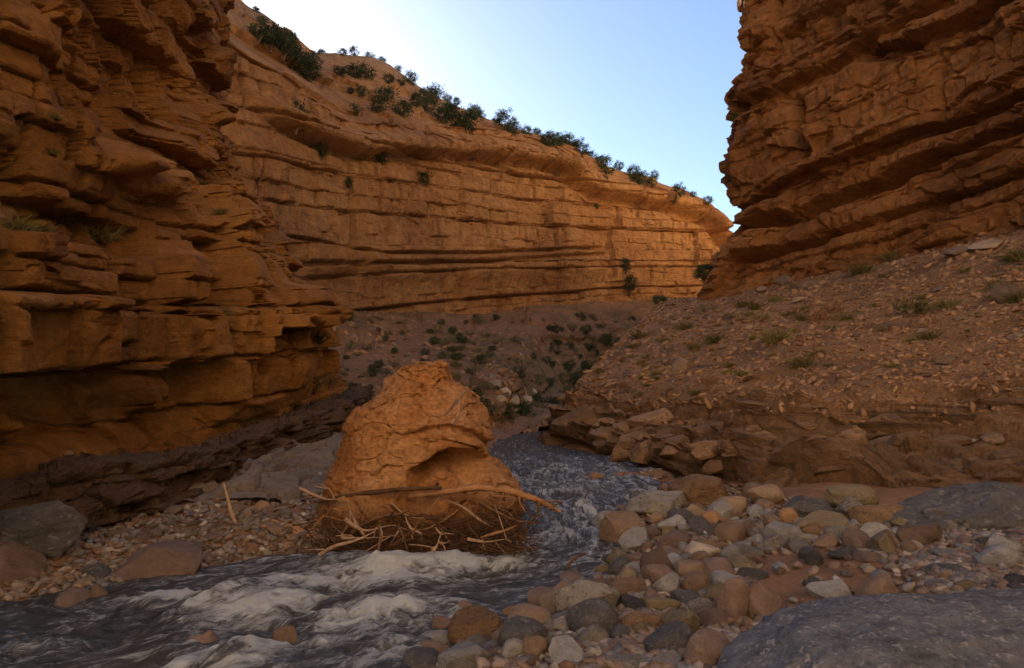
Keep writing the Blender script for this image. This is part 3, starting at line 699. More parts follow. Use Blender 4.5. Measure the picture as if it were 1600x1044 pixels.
for px_, py_, rx, ry, ang, am in (
    (430, 945, 0.75, 0.32, 0.9, 1.15), (500, 905, 0.9, 0.35, 0.3, 1.0), (590, 900, 0.9, 0.42, 0.4, 1.0), (560, 955, 0.95, 0.42, 0.4, 1.0), (640, 960, 0.7, 0.35, 0.4, 0.75), (700, 895, 0.7, 0.4, 0.5, 0.8), (300, 925, 0.8, 0.25, 0.5, 0.75),
    (800, 880, 0.5, 0.3, 0.8, 0.9), (860, 830, 0.8, 0.4, 0.9, 0.85), (800, 850, 0.6, 0.3, 0.5, 0.8), (930, 800, 0.35, 0.8, 0.2, 0.9), (900, 770, 0.8, 0.5, 1.2, 0.45), (860, 735, 1.0, 0.9, 1.2, 0.35), (480, 1000, 0.8, 0.3, 0.5, 0.7), (340, 1030, 0.6, 0.3, 0.5, 0.6), (220, 960, 1.0, 0.2, 0.4, 0.35), (120, 1000, 1.2, 0.25, 0.4, 0.28), (640, 1010, .5, .3, .6, .6)):
    q = at_w(px_, py_); g = gauss(q[0], q[1], rx, ry, ang)
    foam = np.maximum(foam, am * g); rough = np.maximum(rough, g)
near = sstep(26, 12, Y)
foam = np.maximum(foam, 0.30 * sstep(7.0, 9.5, Y) * sstep(24, 16, Y) + 0.12)
amp = 0.08 + 0.12 * rough + 0.05 * sstep(9.5, 12, Y) * sstep(26, 19, Y)
Z = 0.05 * fbm(W, 1.6, 2, 601, stretch=(1.4, 0.8, 1)) * near + amp * fbm(W, 0.55, 4, 605, stretch=(1.0, 0.7, 1), gain=0.55) + 0.03 * fbm(W, 0.24, 3, 609, ridged=True, stretch=(1.5, .8, 1)) * (0.5 + rough + 0.5 * sstep(9.5, 12, Y)) * sstep(26, 17, Y)
# standing waves and the smooth tongue above the drop
for px_, py_, rx, ry, ang, am in ((330, 945, 0.55, 0.22, 0.95, 0.16), (420, 920, 0.5, 0.25, 0.8, 0.12), (560, 880, 0.8, 0.22, 0.2, 0.12), (650, 885, 0.6, 0.2, 0.3, 0.10), (800, 865, 0.4, 0.2, 0.7, 0.10), (500, 960, 0.5, 0.2, 0.5, 0.09), (290, 1000, 0.5, 0.25, 0.6, 0.12), (350, 1035, 0.5, 0.25, 0.6, 0.10), (400, 965, 0.6, 0.25, 0.8, -0.12), (270, 960, 0.7, 0.25, 0.7, -0.07)):
    q = at_w(px_, py_); Z = Z + am * gauss(q[0], q[1], rx, ry, ang)
flow_drop = 0.0
Z = Z + rough * (0.05 * fbm(W, 0.20, 3, 613, ridged=True, gain=0.6) + 0.02 * fbm(W, 0.09, 2, 617)) + 0.02
crest = np.clip((Z - 0.03) / 0.12, -0.6, 1.2)
streak_ = fbm(W, 0.55, 4, 621, ridged=True, stretch=(1.8, 0.7, 1), gain=0.6)
foam = foam * (0.55 + 0.55 * streak_) + 0.45 * crest * (0.35 + rough) + 0.12 * streak_
me = mesh_np('river', np.stack((X, Y, Z), -1).reshape(-1, 3), grid_faces(len(AL), n_t))
a = me.attributes.new('foam', 'FLOAT', 'POINT'); a.data.foreach_set('value', np.clip(foam, -0.3, 1.3).astype(np.float32).ravel())
a = me.attributes.new('flow', 'FLOAT_VECTOR', 'POINT'); a.data.foreach_set('vector', W.astype(np.float32).ravel())
m, nt, b = start('river_water')
fo = nd(nt, 'ShaderNodeAttribute', attribute_name='foam').outputs['Fac']; fl = nd(nt, 'ShaderNodeAttribute', attribute_name='flow').outputs['Vector']
nA = noise(nt, fl, 4.5, 10, 0.75, (0.6, 1.5, 1)); nA.node.inputs['Distortion'].default_value = 0.9; nB = noise(nt, fl, 14.0, 7, 0.75, (0.6, 1.6, 1))
f_ = math_n(nt, 'ADD', math_n(nt, 'MULTIPLY', fo, 0.42), math_n(nt, 'MULTIPLY', nA, 1.45))
f_ = math_n(nt, 'ADD', f_, math_n(nt, 'MULTIPLY', nB, 0.45))
fm_ = ramp(nt, math_n(nt, 'MULTIPLY', f_, 0.72), [(0.73, (0, 0, 0)), (0.81, (0.2,) * 3), (0.89, (0.55,) * 3), (0.97, (1.0,) * 3)])
c = mixc(nt, fm_, ramp(nt, nA, [(0.3, (0.05, 0.05, 0.05)), (0.7, (0.16, 0.168, 0.178))]), (0.77, 0.88, 1.0))  # blue cast of skylight is mixed into the foam and water colour
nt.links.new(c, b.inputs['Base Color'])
rg = math_n(nt, 'MULTIPLY_ADD', fm_, 0.55); rg.node.inputs[2].default_value = 0.10
nt.links.new(rg, b.inputs['Roughness']); b.inputs['IOR'].default_value = 1.333; b.inputs['Specular IOR Level'].default_value = 0.8
bump(nt, b, [(nA, 1.0, 0.30), (nB, 1.0, 0.09)])
link('river', me, m, kind='structure')

# ------------------------------------------------------------------ stones
def ico(sub):
    bm = bmesh.new(); bmesh.ops.create_icosphere(bm, subdivisions=sub, radius=1.0)
    V = np.array([v.co[:] for v in bm.verts]); Fc = np.array([[v.index for v in f.verts] for f in bm.faces]); bm.free()
    return V, Fc
ICO = {k: ico(k) for k in (1, 2, 3, 4, 5, 6)}
def stone_shape(seed, sub=3, angular=0.5, rough=0.05, planes=9):
    V, Fc = ICO[sub]; V = V.copy(); rng = np.random.default_rng(seed)
    an = rng.uniform(0.75, 1.0, 3)
    pw = 1.0 - 0.42 * angular
    V = np.sign(V) * np.abs(V) ** pw
    Q_ = np.linalg.qr(rng.normal(size=(3, 3)))[0]; V = V @ Q_
    V = V * an * (1 + 0.25 * fbm(V + seed * 3.1, 1.0, 2, seed))[:, None]
    for k in range(int(planes * (0.8 + angular))):
        n = rng.normal(size=3); n /= np.linalg.norm(n)
        h = rng.uniform(0.5, 0.95) if angular > 0.3 else rng.uniform(0.62, 0.95)
        dd = V @ n - h
        soft = 0.10 * (1 - angular) + 0.015
        cut = np.where(dd > soft, dd, np.where(dd > -soft, (dd + soft) ** 2 / (4 * soft), 0))
        V = V - cut[:, None] * n * (0.7 + 0.3 * angular)
    V = V * (1 + 0.6 * rough * fbm(V + seed, 0.5, 3, seed + 9) + 0.5 * rough * fbm(V - seed, 0.16, 4, seed + 19, gain=0.6))[:, None]
    lo, hi = V.min(0), V.max(0)
    return (V - (lo + hi) / 2) / (hi - lo), Fc
def stone_mesh(name, *a, mat=None, **k):
    V, Fc = stone_shape(*a, **k)
    me = mesh_np(name, V, Fc)
    return me
SM = {}
def smat(key, *a, **k): SM[key] = mat_stone(*a, **k)
smat('brown', 'brown_stone', (0.13, 0.092, 0.066), (0.225, 0.162, 0.12))
smat('red', 'red_brown_stone', (0.12, 0.082, 0.068), (0.20, 0.142, 0.117))
smat('grey', 'grey_stone', (0.15, 0.155, 0.162), (0.285, 0.29, 0.298))  # faint blue of the skylight is put into this grey
smat('pale', 'pale_grey_stone', (0.25, 0.24, 0.225), (0.42, 0.405, 0.38), spots=(0.16, 0.13, 0.11), bmp=0.7, pits=True)
smat('tan', 'tan_stone', (0.21, 0.155, 0.11), (0.33, 0.25, 0.185), bmp=0.5)
smat('pitted', 'pitted_tan_stone', (0.25, 0.155, 0.08), (0.38, 0.25, 0.14), spots=(0.14, 0.08, 0.045), bmp=0.8, pits=True)
smat('olive', 'olive_stone', (0.13, 0.11, 0.07), (0.23, 0.185, 0.11))
smat('white', 'white_stone', (0.28, 0.25, 0.215), (0.42, 0.375, 0.325))
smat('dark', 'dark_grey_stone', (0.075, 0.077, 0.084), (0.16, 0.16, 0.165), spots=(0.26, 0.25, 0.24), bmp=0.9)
smat('purple', 'purple_red_stone', (0.105, 0.076, 0.066), (0.185, 0.133, 0.115))
smat('orange', 'orange_stone', (0.25, 0.15, 0.08), (0.35, 0.22, 0.125))
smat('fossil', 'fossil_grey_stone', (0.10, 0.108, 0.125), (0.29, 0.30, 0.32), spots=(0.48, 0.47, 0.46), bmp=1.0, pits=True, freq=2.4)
placed = []   # (x, y, r)
WORD = {'brown': 'brown', 'red': 'red-brown', 'grey': 'grey', 'pale': 'pale grey', 'tan': 'tan', 'pitted': 'pitted tan', 'olive': 'olive-grey', 'white': 'whitish', 'dark': 'dark grey', 'purple': 'purple-red', 'orange': 'orange'}
def box_stone(name, label, x0, y0, x1, y1, col, seed, ang=0.5, sub=4, deep=0.8, rough=0.05, rot=0.0, tilt=0.0, Y=None, cat='stone', planes=9, sink=0.0, water=False):
    """a stone that fills the given outline in the photograph, standing where its foot meets the ground"""
    cx = 0.5 * (x0 + x1)
    q = hit_ground(cx, y1 - 0.12 * (y1 - y0)) if Y is None else P(cx, y1, Y)
    w = (x1 - x0) / F_PX * q[1]; dp = w * deep
    Yc = q[1] + 0.3 * dp
    w = (x1 - x0) / F_PX * Yc; h = (y1 - y0) / F_PX * Yc
    c = P(cx, 0.5 * (y0 + y1), Yc)
    g = gz(c[0], c[1]) - 0.03 - sink if Y is None or Y < 9 else c[2] - h / 2
    top = c[2] + h / 2
    bot = min(c[2] - h / 2, g)
    me = stone_mesh(name, seed, sub, ang, rough, planes); 
    o = link(name, me, SM[col], label=label, cat=cat)
    o.location = (c[0], c[1], (top + bot) / 2); o.scale = (w, dp, top - bot)
    o.rotation_euler = (0, 0, 0)
    placed.append((c[0], c[1], 0.5 * math.sqrt(w * dp)))
    return o
BS = [
 ('boulder', 'pale grey angular boulder with dark pocks at the edge of the rapids', 864, 905, 967, 976, 'pale', 1, 0.8, 5),
 ('boulder', 'round orange-tan pitted boulder with small holes, lying half in the stream', 699, 954, 792, 1022, 'pitted', 2, 0.1, 5),
 ('boulder', 'split red-brown boulder on the sand patch beside the fossil boulder', 1120, 903, 1178, 985, 'red', 3, 0.6, 5),
 ('boulder', 'broken half of the red-brown boulder, leaning on its right side', 1158, 912, 1222, 980, 'red', 33, 0.8, 5),
 ('boulder', 'dark brown block with an orange lower face jutting into the water', 938, 800, 1010, 858, 'brown', 4, 0.9, 5),
 ('boulder', 'flat-topped pale grey block above the dark brown block at the water', 975, 767, 1076, 808, 'pale', 5, 0.9, 5),
 ('boulder', 'peaked tan conglomerate boulder behind the flat pale block', 1048, 742, 1142, 797, 'pitted', 6, 0.3, 5),
 ('boulder', 'small dark tan boulder at the foot of the peaked conglomerate boulder', 1112, 775, 1166, 806, 'tan', 7, 0.4, 4),
 ('boulder', 'rounded grey and tan boulder before the dark bedrock face', 1170, 757, 1226, 797, 'tan', 8, 0.2, 4),
 ('boulder', 'rounded olive-brown boulder with an ochre right end at the bedrock foot', 1288, 757, 1369, 803, 'olive', 9, 0.15, 5),
 ('boulder', 'light pitted conglomerate boulder next to the grey wedge stone', 1335, 788, 1424, 828, 'pitted', 10, 0.3, 5),
 ('stone', 'smooth grey wedge-shaped slab tilted down to the right', 1400, 817, 1480, 862, 'brown', 11, 0.9, 4),
 ('stone', 'dark banded slab leaning between two rounded boulders', 1225, 775, 1300, 815, 'dark', 12, 0.9, 4),
 ('stone', 'long olive-brown tilted slab under the dark banded slab', 1240, 800, 1325, 838, 'olive', 13, 0.7, 4),
 ('stone', 'flat greenish-grey slab in the middle of the cobbles', 1190, 817, 1253, 852, 'grey', 14, 0.8, 4),
 ('stone', 'brown humped stone beside the greenish-grey slab', 1118, 814, 1166, 852, 'brown', 15, 0.5, 4),
 ('stone', 'white-grey rounded stone in the middle of the brown cobbles', 1072, 847, 1127, 880, 'white', 16, 0.2, 4),
 ('stone', 'pitted dark red-brown stone standing upright at the shore', 1000, 857, 1052, 908, 'purple', 17, 0.4, 5),
 ('stone', 'brown egg-shaped stone propped upright among the cobbles', 1062, 893, 1110, 937, 'brown', 18, 0.4, 4),
 ('stone', 'smooth red-brown block lying behind the pale angular boulder', 951, 900, 1010, 940, 'red', 19, 0.8, 4),
 ('stone', 'brown rounded slab stone below the white-grey stone', 1055, 878, 1102, 908, 'brown', 20, 0.4, 4),
 ('stone', 'square brown stone beside the dark brown block', 1000, 846, 1026, 868, 'red', 21, 0.8, 4),
 ('stone', 'square ochre-brown stone, upright, above the square brown stone', 1032, 822, 1062, 856, 'olive', 22, 0.7, 4),
 ('stone', 'pinkish-brown stone with white flecks beside the ochre-brown one', 996, 822, 1036, 850, 'purple', 23, 0.5, 4),
 ('stone', 'brown square stone wedged under the flat pale block', 1008, 798, 1040, 822, 'brown', 24, 0.8, 4),
 ('stone', 'orange-faced stone beside the small dark tan boulder', 1097, 798, 1128, 824, 'orange', 25, 0.5, 4),
 ('stone', 'ochre stone with a curved face leaning on the long olive slab', 1215, 793, 1246, 822, 'orange', 26, 0.5, 4),
 ('stone', 'dark brown angular stone with an ochre end at the sand edge', 1270, 834, 1312, 860, 'brown', 27, 0.7, 4),
 ('stone', 'grey triangular stone at the upper edge of the sand patch', 1232, 845, 1268, 868, 'grey', 28, 0.9, 4),
 ('stone', 'tan conglomerate lump behind the dark stone with ochre end', 1253, 818, 1298, 845, 'pitted', 29, 0.3, 4),
 ('stone', 'smooth upright brown cobble beside the white stone and the wedge slab', 1408, 845, 1432, 870, 'tan', 30, 0.1, 4),
 ('stone', 'long dark slab with a brown end lying on flat gravel', 1440, 882, 1512, 908, 'dark', 31, 0.8, 4),
 ('stone', 'rounded olive cobble touching the top edge of the fossil boulder', 1492, 906, 1536, 932, 'olive', 32, 0.2, 4),
 ('stone', 'bluish dark stone lying alone on the flat gravel', 1522, 838, 1556, 858, 'dark', 34, 0.7, 4),
 ('stone', 'dark grey ragged stone lying on the upper sand', 1290, 855, 1345, 876, 'dark', 35, 0.5, 4),
 ('stone', 'dull purple-brown stone half sunk in the upper sand', 1335, 862, 1376, 884, 'purple', 36, 0.4, 4),
 ('stone', 'brown stone in front of the round orange-tan boulder', 712, 994, 756, 1024, 'brown', 37, 0.3, 4),
 ('stone', 'upright dark brown oval stone at the lower shore', 815, 993, 858, 1046, 'brown', 38, 0.2, 4),
 ('stone', 'tall grey-brown stone left of the upright dark oval stone', 784, 998, 822, 1040, 'grey', 39, 0.4, 4),
 ('stone', 'grey-green sloping stone right of the upright dark oval stone', 842, 996, 892, 1034, 'olive', 40, 0.6, 4),
 ('stone', 'fractured pale grey stone in the lower cobbles', 896, 976, 952, 1020, 'pale', 41, 0.9, 5),
 ('stone', 'dark brown oval stone in the lower cobbles next to the fractured one', 950, 998, 1002, 1028, 'purple', 42, 0.2, 4),
 ('stone', 'round speckled brown conglomerate cobble below the red-brown block', 968, 956, 1042, 992, 'pitted', 43, 0.2, 5),
 ('stone', 'brown flattened cobble on the speckled conglomerate', 984, 972, 1026, 1000, 'olive', 44, 0.4, 4),
 ('stone', 'olive-brown block with a pink end in the middle cobbles', 1004, 932, 1062, 962, 'olive', 45, 0.7, 4),
 ('stone', 'small olive cobble under the olive-brown block', 1034, 956, 1064, 978, 'brown', 46, 0.3, 4),
 ('stone', 'pinkish-brown low stone before the split boulder', 1088, 952, 1146, 986, 'red', 47, 0.4, 4),
 ('stone', 'pink oval pebble at the bottom shore', 912, 1026, 948, 1044, 'tan', 48, 0.05, 4),
 ('stone', 'grey-brown flat oval cobble above the pink pebble', 930, 1018, 980, 1036, 'olive', 49, 0.1, 4),
 ('stone', 'white-spotted pale stone at the bottom of the cobbles', 946, 1026, 1006, 1056, 'pale', 50, 0.4, 4),
 ('stone', 'brown loaf-shaped stone at the waterline by the lower rapids', 650, 1003, 716, 1040, 'brown', 51, 0.3, 4),
 ('stone', 'flat reddish stone at the waterline behind the orange-tan boulder', 672, 962, 712, 986, 'red', 52, 0.6, 4),
 ('stone', 'wet brown stone sunk in water behind the orange-tan boulder', 700, 938, 744, 966, 'purple', 53, 0.3, 4),
 ('stone', 'wet orange-brown flat stone between the two pale boulders', 784, 950, 834, 976, 'orange', 54, 0.4, 4),
 ('stone', 'grey smooth cobble in front of the orange-brown flat stone', 798, 966, 842, 984, 'grey', 55, 0.2, 4),
 ('stone', 'dark brown flat stone before the pale angular boulder', 818, 976, 866, 1000, 'brown', 56, 0.6, 4),
 ('stone', 'small white stone at the foot of the pale angular boulder', 862, 968, 894, 994, 'white', 57, 0.4, 4),
 ('stone', 'grey cobble with a dark side before the split boulder', 1072, 934, 1122, 965, 'pale', 58, 0.5, 4),
 ('stone', 'flat grey stone in a row below the white-grey stone', 1088, 874, 1134, 896, 'grey', 59, 0.5, 4),
 ('stone', 'dark grey flat stone at the sand edge', 1150, 888, 1198, 910, 'dark', 60, 0.6, 4),
 ('stone', 'pale stone with brown patches above the sand edge', 1138, 850, 1192, 880, 'pale', 61, 0.5, 4),
 # left bank
 ('boulder', 'purple-red wedge boulder with an orange base at the far left shore', -40, 842, 80, 924, 'purple', 70, 0.9, 5),
 ('boulder', 'rough grey block lying against the dark rock bench', -20, 782, 138, 836, 'dark', 71, 0.6, 5),
 ('boulder', 'large red-brown smooth boulder half sunk at the left waterline', 165, 850, 318, 920, 'red', 72, 0.4, 5),
 ('stone', 'flat dark slab at the left waterline before the red-brown boulder', 122, 880, 182, 912, 'dark', 73, 0.8, 4),
 ('stone', 'wet dark brown stone in the stream by the left bank', 92, 922, 148, 956, 'purple', 74, 0.3, 4),
 ('stone', 'small wet brown stone beside the wet dark brown stone', 138, 912, 172, 948, 'brown', 75, 0.3, 4),
 ('boulder', 'wet brown rock breaking the surface at the foot of the rapids', 260, 984, 372, 1040, 'purple', 76, 0.3, 5),
 ('boulder', 'wet brown boulder overrun by foam below the rapids', 300, 1005, 470, 1075, 'purple', 77, 0.3, 5),
 ('stone', 'wet brown peak of rock standing in the white water', 424, 978, 470, 1012, 'brown', 78, 0.6, 4),
 ('stone', 'orange-brown stone on the shelf of the dark bench', 98, 704, 118, 718, 'orange', 79, 0.5, 3),
 ('stone', 'flat grey triangular slab on the left gravel', 178, 842, 204, 856, 'grey', 80, 0.9, 3),
 ('stone', 'tan flat slab tilted on the left gravel', 222, 826, 256, 842, 'tan', 81, 0.9, 3),
 ('stone', 'orange rounded cobble at the driftwood end of the left shore', 380, 848, 404, 868, 'orange', 82, 0.2, 3),
 ('stone', 'pale pinkish boulder end on the left gravel beside the upright stick', 372, 795, 396, 812, 'tan', 83, 0.5, 3),
 ('stone', 'orange rounded stone behind the upright stick', 396, 782, 424, 800, 'orange', 84, 0.2, 3),
 # mid stream and far
 ('stone', 'orange knobbly stone lying in the shallows on a gravel spit', 918, 737, 944, 752, 'orange', 90, 0.3, 4),
]
for k, b_ in enumerate(BS):
    nm, lb, x0, y0, x1, y1, colr, sd, ang, sub = b_
    kw = {}
    if sd in (76, 77, 78, 74, 75): kw = dict(sink=0.25)
    if sd in (76, 77): kw = dict(sink=0.4)
    if sd == 79: kw = dict(Y=9.4)
    if sd == 71: kw = dict(Y=7.7, deep=0.45)
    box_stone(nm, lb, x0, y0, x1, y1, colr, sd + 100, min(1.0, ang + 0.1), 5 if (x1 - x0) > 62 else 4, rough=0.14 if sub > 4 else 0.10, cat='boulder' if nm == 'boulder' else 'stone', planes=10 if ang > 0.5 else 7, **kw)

# fossil-studded dark boulder close to the camera
V, Fc = stone_shape(901, 6, 0.45, 0.06, 6)
V = V * np.array((3.6, 2.3, 1.4))
V[:, 2] += (0.09 * sstep(0.1, 0.9, V[:, 0] + 0.2 * fbm(V, 0.8, 2, 904)) + 0.05) * (V[:, 2] > -0.2)
V = V * (1 + 0.08 * fbm(V, 0.6, 4, 905) + 0.035 * fbm(V, 0.18, 5, 906, ridged=True, gain=0.6))[:, None]
f1, f2, idc, fct = cells(V, (0.09, 0.09, 0.09), 907)
V = V * (1 - 0.012 * (f1 < 0.28) * (idc > 0.5) + 0.007 * (idc > 0.8))[:, None]
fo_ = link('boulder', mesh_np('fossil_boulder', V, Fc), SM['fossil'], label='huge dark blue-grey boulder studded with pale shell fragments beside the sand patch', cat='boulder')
fo_.location = (2.78, 3.85, 0.24); fo_.rotation_euler = (0, 0, 0.12)
placed.append((2.75, 3.95, 1.4))
# dark flowstone mound at the bedrock foot
V, Fc = stone_shape(911, 6, 0.6, 0.12, 9)
V = V * np.array((3.4, 1.8, 0.95)); V = V * (1 + 0.16 * fbm(V, 0.45, 5, 912, ridged=True, gain=0.6))[:, None]
q = hit_ground(1580, 832)
fo2 = link('boulder', mesh_np('mound', V, Fc), SM['dark'], label='low ragged dark grey rock mound between flat gravel and bedrock slope', cat='boulder')
fo2.location = (q[0] + 0.75, q[1] + 0.9, 0.5); placed.append((q[0] + 0.75, q[1] + 0.9, 1.0))
q = P(1470, 790, 9.6)

# smaller countable stones: biggest first, packed so that they touch but do not pile into one another
rng = np.random.default_rng(77)
proto = {}
for ang in (0, 1, 2):
    for k in range(10):
        me = stone_mesh('cobble_mesh', 300 + ang * 10 + k, 5, (0.15, 0.5, 0.9)[ang], 0.09, (5, 7, 9)[ang])
        me.materials.append(SM['brown']); proto[(ang, k)] = me
SHAPE = ('rounded', 'blocky', 'angular')
def in_poly(px, py, A):
    return bool(inside(np.array([px], float), np.array([py], float), np.array(A, float))[0])
BAR = [(640, 1044), (700, 985), (780, 955), (865, 925), (900, 900), (985, 862), (945, 830), (975, 790), (1045, 765), (1170, 770), (1290, 790), (1420, 815), (1600, 810), (1640, 900), (1600, 935), (1440, 930), (1200, 965), (1120, 1010), (1100, 1060), (640, 1060)]
SAND = [(1195, 870), (1290, 850), (1400, 880), (1460, 930), (1380, 965), (1200, 970), (1175, 920)]
GRAV = [(1400, 830), (1600, 825), (1640, 900), (1600, 935), (1440, 930), (1400, 880)]
LBAR = [(0, 850), (120, 815), (240, 800), (400, 775), (520, 790), (530, 850), (400, 868), (310, 880), (200, 905), (80, 910)]
small = []
def throw(poly, n, smin, smax, bank, cols, flat, shapes, box):
    cnt = 0; tries = 0
    sizes = np.sort(rng.uniform(0, 1, n) ** 2.2)[::-1] * (smax - smin) + smin
    for s in sizes:
        for _ in range(30):
            px_ = rng.uniform(box[0], box[2]); py_ = rng.uniform(box[1], box[3])
            if not in_poly(px_, py_, poly): continue
            if bank == 'bar' and (in_poly(px_, py_, SAND) or in_poly(px_, py_, GRAV)) and s > 0.12 and rng.random() < 0.93: continue
            q = hit_ground(px_, py_)
            if any((q[0] - a) ** 2 + (q[1] - b) ** 2 < (0.75 * (r_ + s * 0.5)) ** 2 for a, b, r_ in placed): continue
            placed.append((q[0], q[1], s * 0.5))
            small.append((q, s, bank, cols[rng.integers(len(cols))], flat, shapes[rng.integers(len(shapes))]))
            break
throw(BAR, 235, 0.11, 0.46, 'bar', ['brown', 'grey', 'red', 'grey', 'olive', 'tan', 'purple', 'brown', 'pale', 'grey', 'dark', 'purple', 'dark', 'grey'], 0.7, (0, 1, 2, 2), (640, 745, 1640, 1050))
throw(GRAV, 50, 0.12, 0.3, 'gravel', ['grey', 'olive', 'brown', 'dark', 'pale', 'grey'], 0.4, (0, 1, 2), (1400, 820, 1640, 935))
throw(LBAR, 90, 0.12, 0.3, 'left', ['brown', 'grey', 'tan', 'orange', 'olive', 'brown', 'pale', 'red'], 0.45, (0, 1, 1, 2), (0, 770, 540, 912))
PLACE = {'bar': 'in the cobble bar across the stream from the orange boulder', 'gravel': 'in the flat gravel behind the fossil boulder', 'left': 'on the gravel bank below the dark rock bench'}
for q, s, bank, colr, flat, sh in small:
    me = proto[(sh, int(rng.integers(10)))]
    o = link('cobble', me, None)
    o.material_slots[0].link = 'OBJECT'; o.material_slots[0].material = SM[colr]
    a = rng.uniform(0.7, 1.0); h = s * rng.uniform(flat * 0.7, min(1, flat * 1.2))
    o.scale = (s, s * a, h); o.rotation_euler = (rng.normal(0, 0.18), rng.normal(0, 0.18), rng.uniform(0, 6.28))
    o.location = (q[0], q[1], gz(q[0], q[1]) + rng.uniform(0.08, 0.3) * h)
    o['label'] = '%s %s cobble %s' % (SHAPE[sh], WORD[colr], PLACE[bank]); o['category'] = 'cobble'
    o['group'] = '%s %s cobbles %s' % (SHAPE[sh], WORD[colr], PLACE[bank])

# uncountable gravel and scree: real small stones joined into one mesh each
def mat_pebbles(name, stops):
    m, nt, b = start(name)
    g = nt.nodes.new('ShaderNodeNewGeometry')
    c = ramp(nt, g.outputs['Random Per Island'], stops)
    nt.nodes[-1].color_ramp.interpolation = 'LINEAR'
    co = nt.nodes.new('ShaderNodeTexCoord').outputs['Object']
    n = noise(nt, co, 30, 4, 0.7)
    c = mixc(nt, 0.5, c, ramp(nt, n, [(0.3, (0.3,) * 3), (0.7, (0.7,) * 3)]), 'OVERLAY')
    nt.links.new(c, b.inputs['Base Color']); b.inputs['Roughness'].default_value = 0.85
    bump(nt, b, [(n, 0.4, 0.02)])
    return m
PEB = [(0.0, (0.09, 0.06, 0.045)), (0.2, (0.19, 0.125, 0.085)), (0.38, (0.17, 0.165, 0.155)), (0.52, (0.24, 0.17, 0.115)), (0.66, (0.12, 0.118, 0.115)), (0.8, (0.30, 0.27, 0.235)), (0.92, (0.17, 0.095, 0.068)), (1.0, (0.45, 0.42, 0.38))]
M['peb'] = mat_pebbles('gravel_stones', PEB)
M['scree'] = mat_pebbles('scree_stones', [(0.0, (0.13, 0.068, 0.034)), (0.3, (0.24, 0.13, 0.062)), (0.55, (0.31, 0.18, 0.09)), (0.8, (0.38, 0.235, 0.125)), (1.0, (0.20, 0.10, 0.05))])
base_st = [stone_shape(600 + k, 1, 0.6, 0.0, 5) for k in range(12)]
def scatter_mesh(name, pts, sizes, flat, mat, normals=None, seed=0):
    r_ = np.random.default_rng(seed); Vs, Fs, off_ = [], [], 0
    n = len(pts)
    which = r_.integers(0, 12, n)
    for k in range(12):
        sel = np.where(which == k)[0]
        if not len(sel): continue
        Vb, Fb = base_st[k]
        nb = len(Vb)
        yaw = r_.uniform(0, 6.28, len(sel)); c, s = np.cos(yaw), np.sin(yaw)
        sc_ = sizes[sel]
        lv = Vb[None] * np.stack((sc_, sc_ * r_.uniform(0.6, 1, len(sel)), sc_ * r_.uniform(flat * 0.6, flat * 1.2, len(sel))), -1)[:, None, :]
        tl = r_.normal(0, 0.25, (len(sel), 2))
        z = lv[..., 2] + lv[..., 0] * tl[:, :1] + lv[..., 1] * tl[:, 1:]
        x = lv[..., 0] * c[:, None] - lv[..., 1] * s[:, None]; y = lv[..., 0] * s[:, None] + lv[..., 1] * c[:, None]
        if normals is not None:
            nn = normals[sel]
            z = z - (x * nn[:, :1] + y * nn[:, 1:2]) / np.maximum(nn[:, 2:3], 0.35)
        W_ = np.stack((x, y, z), -1) + pts[sel][:, None, :]
        Vs.append(W_.reshape(-1, 3)); Fs.append((Fb[None] + (np.arange(len(sel)) * nb)[:, None, None] + off_).reshape(-1, 3)); off_ += len(sel) * nb
    me = mesh_np(name, np.concatenate(Vs), np.concatenate(Fs))
    return me
def poly_scatter(poly, n, box, seed, avoid=None, keep=0.1):
    r_ = np.random.default_rng(seed)
    out = []
    A = np.array(poly, float)
    x = r_.uniform(box[0], box[2], n * 4); y = r_.uniform(box[1], box[3], n * 4)
    m = inside(x, y, A)
    if avoid is not None: m &= ~(inside(x, y, np.array(avoid, float)) & (r_.random(n * 4) > keep))
    x, y = x[m][:n], y[m][:n]
    # pixel -> ground by fixed-point iteration
    z = np.full(x.shape, 0.3)
    dx = (x - 800) / F_PX; 
    d0 = _F[None] + dx[:, None] * np.array((1., 0, 0)) - ((y - 522) / F_PX)[:, None] * _U[None]
    for _ in range(14):
        t = (z - CAM[2]) / np.minimum(d0[:, 2], -1e-3)
        Q = CAM + d0 * t[:, None]
        z = 0.5 * z + 0.5 * ground_fast(Q[:, 0], Q[:, 1])
    Q[:, 2] = ground_fast(Q[:, 0], Q[:, 1])
    return Q[(Q[:, 1] > 2.5) & (Q[:, 1] < 30) & (Q[:, 2] > -0.08)]
BAR2 = [(560, 1060), (690, 975), (780, 945), (880, 915), (975, 870), (935, 830), (965, 785), (1040, 755), (1170, 765), (1300, 790), (1700, 800), (1700, 960), (1440, 940), (1200, 975), (1120, 1060)]
Q1 = poly_scatter(BAR2, 5600, (560, 745, 1700, 1060), 1, SAND, 0.06)
Q2 = poly_scatter(GRAV, 2600, (1400, 820, 1700, 940), 2)
Q3 = poly_scatter([(-80, 860), (60, 828), (160, 812), (300, 790), (520, 770), (545, 860), (400, 875), (310, 888), (200, 915), (-80, 950)], 4300, (-80, 765, 545, 950), 3)
Q4 = poly_scatter([(520, 690), (545, 700), (500, 760), (300, 800), (330, 780), (450, 720)], 700, (300, 680, 560, 800), 4)
Q5 = poly_scatter([(870, 738), (1050, 742), (1030, 752), (900, 752)], 500, (860, 730, 1060, 755), 5)
Q6 = poly_scatter(BAR, 1500, (640, 745, 1640, 1050), 6, SAND, 0.1)
Qs = np.concatenate((Q1, Q2, Q3, Q4, Q5, Q6))
rs = np.random.default_rng(5)
sz = 0.025 + 0.13 * rs.random(len(Qs)) ** 3.0
